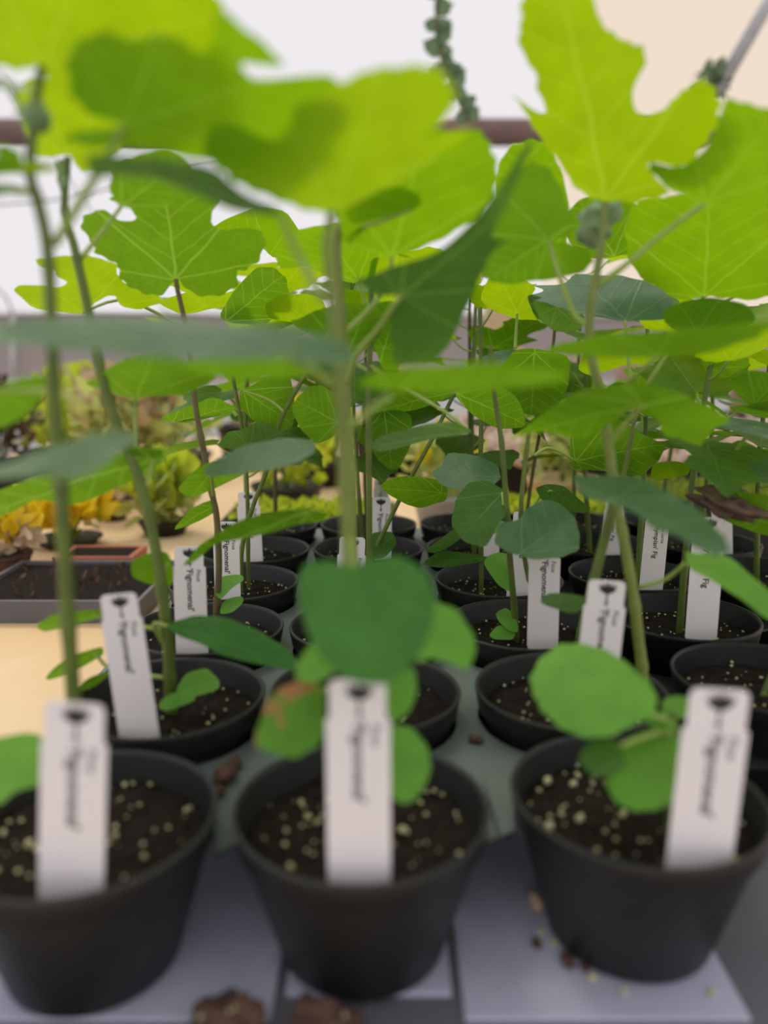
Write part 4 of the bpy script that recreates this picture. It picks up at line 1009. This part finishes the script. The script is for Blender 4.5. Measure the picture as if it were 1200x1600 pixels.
def flat(name, label, cat, x0, x1, y0, y1, hh, rim_m, fill_m, n, size, up=2.0, seed=1, el=1.6):
    o = thing(name, label, cat, ((x0 + x1) / 2, (y0 + y1) / 2, BENCH))
    parts = [box_geo(x0, x1, y0, y1, BENCH + 0.0005, BENCH + 0.004), box_geo(x0, x1, y0, y0 + 0.004, BENCH + 0.004, BENCH + hh), box_geo(x0, x1, y1 - 0.004, y1, BENCH + 0.004, BENCH + hh),
             box_geo(x0, x0 + 0.004, y0 + 0.004, y1 - 0.004, BENCH + 0.004, BENCH + hh), box_geo(x1 - 0.004, x1, y0 + 0.004, y1 - 0.004, BENCH + 0.004, BENCH + hh)]
    v, f = join_geo(parts); obj('tray', loc(pmesh('tray', v, f), o), M[rim_m], o)
    obj('soil', loc(box('soil', x0 + 0.004, x1 - 0.004, y0 + 0.004, y1 - 0.004, BENCH + 0.004, BENCH + hh * 0.8), o), M['soil'], o)
    rng = random.Random(seed)
    V, Fs = [], []
    for _ in range(n):
        c = Vector((rng.uniform(x0 + 0.01, x1 - 0.01), rng.uniform(y0 + 0.01, y1 - 0.01), BENCH + hh * 0.8 + rng.random() * size * 0.6))
        vv, ff = leaf_cloud(c, 0, 0, 0, 1, size, rng, up, el)
        b = len(V); V += vv; Fs += [tuple(i + b for i in q) for q in ff]
    q = obj('seedlings', loc(pmesh('seedlings', V, Fs, True), o), M[fill_m], o); q['kind'] = 'stuff'
    return o
def X(px, Y, py=850): return at_y(px, py, Y).x

# left, over the plywood
flat('seed_flat', 'low grey seed flat on the plywood in front of the yellow flowers', 'seed tray', X(-60, 0.74), X(228, 0.74), 0.71, 0.86, 0.022, 'gap', 'bark', 50, 0.006, seed=3)
t = thing('flower_trough', 'low terracotta trough at the foot of the yellow flowers', 'trough', (X(165, 0.91), 0.91, BENCH))
v, f = join_geo([box_geo(-0.05, 0.04, -0.03, 0.03, 0.0, 0.006), box_geo(-0.05, 0.04, -0.03, -0.024, 0.006, 0.020), box_geo(-0.05, 0.04, 0.024, 0.03, 0.006, 0.020), box_geo(-0.05, -0.044, -0.024, 0.024, 0.006, 0.020), box_geo(0.034, 0.04, -0.024, 0.024, 0.006, 0.020)])
obj('trough', pmesh('trough', v, f), M['terra'], t)
obj('soil', box('soil', -0.044, 0.034, -0.024, 0.024, 0.006, 0.018), M['soil'], t)
nursery('yellow_flower', 'large clump of bright yellow flowers behind the terracotta trough', 'flower', 108, 852, 0.054, 0.055, 'lime', 40, 0.014, 'pot', 'yellow', 260, 1, 0.012, fs=2.3)
nursery('yellow_flower', 'small yellow flowers in a mauve brown pot', 'flower', 8, 896, 0.04, 0.045, 'tan2', 120, 0.014, 'bark', 'yellow', 110, 2, 0.025, fs=1.8)
nursery('yellow_flower', 'lime yellow flowering plant behind the leaning bare stem', 'flower', 258, 834, 0.045, 0.075, 'paleg', 160, 0.02, 'pot', 'lime', 190, 3, 0.02, fs=1.8)
nursery('bedding_plant', 'pale straw-coloured bedding plant between the yellow flowers and the white labels', 'plant', 178, 812, 0.03, 0.045, 'tan2', 200, 0.018, 'bark', None, 0, 4, 0.04)
nursery('bedding_plant', 'olive and rust tinted plant behind the yellow flowers', 'plant', 205, 775, 0.08, 0.15, 'paleg', 260, 0.034, 'bark', 'tan', 150, 5, 0.05)
nursery('bedding_plant', 'dark brown leafy plant in a black pot by the pale wall', 'plant', 8, 770, 0.07, 0.15, 'brown', 260, 0.02, 'pot', None, 0, 6, 0.06)
nursery('bedding_plant', 'lime green bushy plant near the far bench end', 'plant', 95, 740, 0.10, 0.15, 'lime', 260, 0.024, 'pot', None, 0, 7, 0.05)
nursery('bedding_plant', 'pale green airy plant behind the leaning stem', 'plant', 265, 745, 0.11, 0.14, 'paleg', 260, 0.022, 'pot', None, 0, 8, 0.05)
nursery('bedding_plant', 'straw and green mixed plant in front of the white wall', 'plant', 150, 712, 0.13, 0.16, 'tan2', 300, 0.03, 'pot', 'lime', 120, 9, 0.05)
nursery('bedding_plant', 'lime yellow leafy plant behind the kinked fig stem', 'plant', 450, 793, 0.075, 0.11, 'lime', 240, 0.02, 'pot', None, 0, 10, 0.04)
nursery('bedding_plant', 'yellow leafy plant behind the twin fig stems', 'plant', 500, 757, 0.08, 0.12, 'lime', 240, 0.022, 'pot', 'yellow', 40, 11, 0.05)
nursery('bedding_plant', 'green plant with violet and yellow bloom behind the crisp label', 'plant', 690, 822, 0.055, 0.09, 'paleg', 160, 0.02, 'plate', 'yellow', 30, 12, 0.05)
nursery('bedding_plant', 'pale yellow plant behind the dark rounded leaf', 'plant', 875, 803, 0.07, 0.15, 'paleg', 260, 0.022, 'tan', None, 0, 13, 0.06)
# seedling flats behind the fig trays
yt = yb + 0.02
flat('seedling_flat', 'black flat of fine lime-green seedlings behind the fig tray', 'seed tray', -0.20, 0.015, yt + 0.01, yt + 0.15, 0.05, 'potk', 'lime', 900, 0.010, seed=5)
flat('seedling_flat', 'black flat of mossy olive seedlings at the bench edge', 'seed tray', 0.31, 0.66, yt + 0.01, yt + 0.20, 0.075, 'potk', 'moss', 2200, 0.010, seed=6)
flat('seedling_flat', 'black flat of yellow-green seedlings next to the mossy flat', 'seed tray', 0.15, 0.30, yt + 0.01, yt + 0.14, 0.06, 'potk', 'lime', 700, 0.010, seed=7)
flat('litter_flat', 'wide flat of faded pink and tan leaf litter', 'tray', 0.14, 1.15, 1.36, 2.12, 0.06, 'potk', 'pinkish', 3200, 0.03, up=0.3, seed=8, el=1.2)
# dried grasses
def grass(label, x, y, h, r, n, m, seed):
    o = thing('dried_grass', label, 'grass', (x, y, BENCH), 'dried grasses behind the figs')
    rng = random.Random(seed); V, Fs = [], []
    pr = 0.06
    obj('pot', lathe('pot', [(0, 0.002), (pr * 0.75, 0.0), (pr * 0.96, 0.075), (pr, 0.076), (pr, 0.09), (pr * 0.92, 0.09), (pr * 0.88, 0.07), (0, 0.07)], 24), M['potk'], o)
    for _ in range(n):
        a = rng.random() * 2 * PI; b0_ = Vector((math.cos(a), math.sin(a), 0)) * rng.random() * 0.03; l = h * rng.uniform(0.5, 1.1); out = r * rng.uniform(0.1, 1.0)
        d = Vector((math.cos(a), math.sin(a), 0)); s = Vector((-d.y, d.x, 0)) * 0.0025
        b = len(V)
        for k in range(5):
            t_ = k / 4
            c = b0_ + d * out * t_ ** 2 + Vector((0, 0, 0.07 + l * (t_ - 0.35 * t_ ** 3)))
            V += [c - s * (1 - 0.8 * t_), c + s * (1 - 0.8 * t_)]
        Fs += [(b + 2 * k, b + 2 * k + 1, b + 2 * k + 3, b + 2 * k + 2) for k in range(4)]
    q = obj('blades', pmesh('blades', V, Fs), M[m], o); q['kind'] = 'stuff'
for k, (x, y, h, lab) in enumerate(((-0.33, 1.85, 0.24, 'tall straw-coloured dried grass beside the lime bushy plant'), (0.03, 1.64, 0.17, 'short pale dried grass behind the yellow leafy plant'),
        (-0.17, 1.72, 0.20, 'pale dried grass standing between two taller clumps'), (-0.02, 1.93, 0.22, 'straw-coloured dried grass beside the litter flat'), (-0.19, 2.15, 0.24, 'tall dried grass at the far end of the bench'),
        (0.03, 2.28, 0.24, 'dried grass behind the corner of the litter flat'))):
    grass(lab, x, y, h, 0.07, 170, 'tan' if k % 2 else 'tan2', k + 1)
for k, x in enumerate((0.53, 0.69, 0.85, 1.01, 1.17)):
    grass('tall straw-coloured dried grass in the row behind the litter flat', x, 2.25, 0.28, 0.07, 170, 'tan' if k % 2 else 'tan2', k + 20)
# tall brown post behind the right-hand figs
pp = at_y(785, 560, 2.27)
t = thing('wooden_post', 'weathered brown post rising behind the figs', 'post', (pp.x, 2.27, BENCH))
obj('post', box('post', -0.05, 0.05, -0.03, 0.03, 0, CAM.z + 0.16 - BENCH, bev=0.004), M['tan'], t)
obj('cap', box('cap', -0.06, 0.06, -0.04, 0.04, CAM.z + 0.16 - BENCH, CAM.z + 0.18 - BENCH), M['pinkish'], t)

# ------------------------------------------------------------------ overhead: hanging vine, pipe, wires
vy = 1.9
pts = [at_y(q[0], q[1], vy) for q in ((690, -220), (684, -60), (682, 30), (690, 90), (708, 140), (733, 190))]
t = thing('hanging_vine', 'dark green trailing vine hanging from the roof', 'vine', pts[0])
obj('stem', tube('stem', rel(t, crom(pts, 6)), 0.004, 8), M['wood'], t)
random.seed(21)
pc = crom(pts, 6)
for k in range(7, len(pc), 2):
    for sgn in ((-1, 1) if k % 4 == 1 else (1,)):
        p = pc[k]
        d = Vector((sgn * U(0.6, 1), U(-0.6, 0.6), U(0.1, 0.8))).normalized()
        ev = d.cross(Vector((0, 1, 0.2))).normalized(); n = d.cross(ev)
        b_ = proto('ova', 'sky_leaf')
        q = obj('leaf', b_, None, t)
        mt = Matrix((d, ev, n)).transposed().to_4x4(); mt.translation = p - Vector(t.location); q.matrix_basis = mt @ Matrix.Scale(U(0.55, 0.8), 4)
pa, pb_ = at_y(1290, -150, 2.2), at_y(1118, 148, 2.2)
tag(obj('roof_brace', tube('roof_brace', [pa, pb_], 0.017, 14), M['steel']), 'galvanised steel brace pipe slanting down from the roof', 'pipe')
t = thing('hanging_plant', 'small dark leafy tuft at the foot of the slanting pipe', 'plant', at_y(1112, 125, 2.2))
v, f = leaf_cloud((0, 0, 0), 0.03, 0.03, 0.03, 40, 0.03, random.Random(4), 0.2)
obj('foliage', pmesh('foliage', v, f, True), M['sky_leaf'], t)['kind'] = 'stuff'
def wire(label, pix, Y, r, m='wire', name='support_wire', group=None):
    P = crom([at_y(a_, b_, Y) for a_, b_ in pix], 4)
    return tag(obj(name, tube(name, P, r, 6), M[m]), label, 'wire', group)
wire('thin dark wire sagging across the white film', [(-1500, 300), (-500, 345), (-120, 331), (0, 320), (90, 312), (180, 292), (300, 262), (450, 212)], by, 0.0035)
wire('dark wire slanting steeply across the white film', [(-30, 60), (60, 200), (105, 275), (147, 335), (200, 400), (262, 490)], WY - 0.09, 0.0035)
wire('dark looped cable hanging beside the thin white post', [(-110, 215), (-100, 350), (-60, 420), (0, 455), (16, 480), (20, 497)], WY - 0.11, 0.005)
tag(obj('thin_post', tube('thin_post', [at_y(21, 492, WY - 0.1), at_y(19, 592, WY - 0.1)], 0.012, 8), M['white']), 'thin white post in front of the faded curtain', 'post')
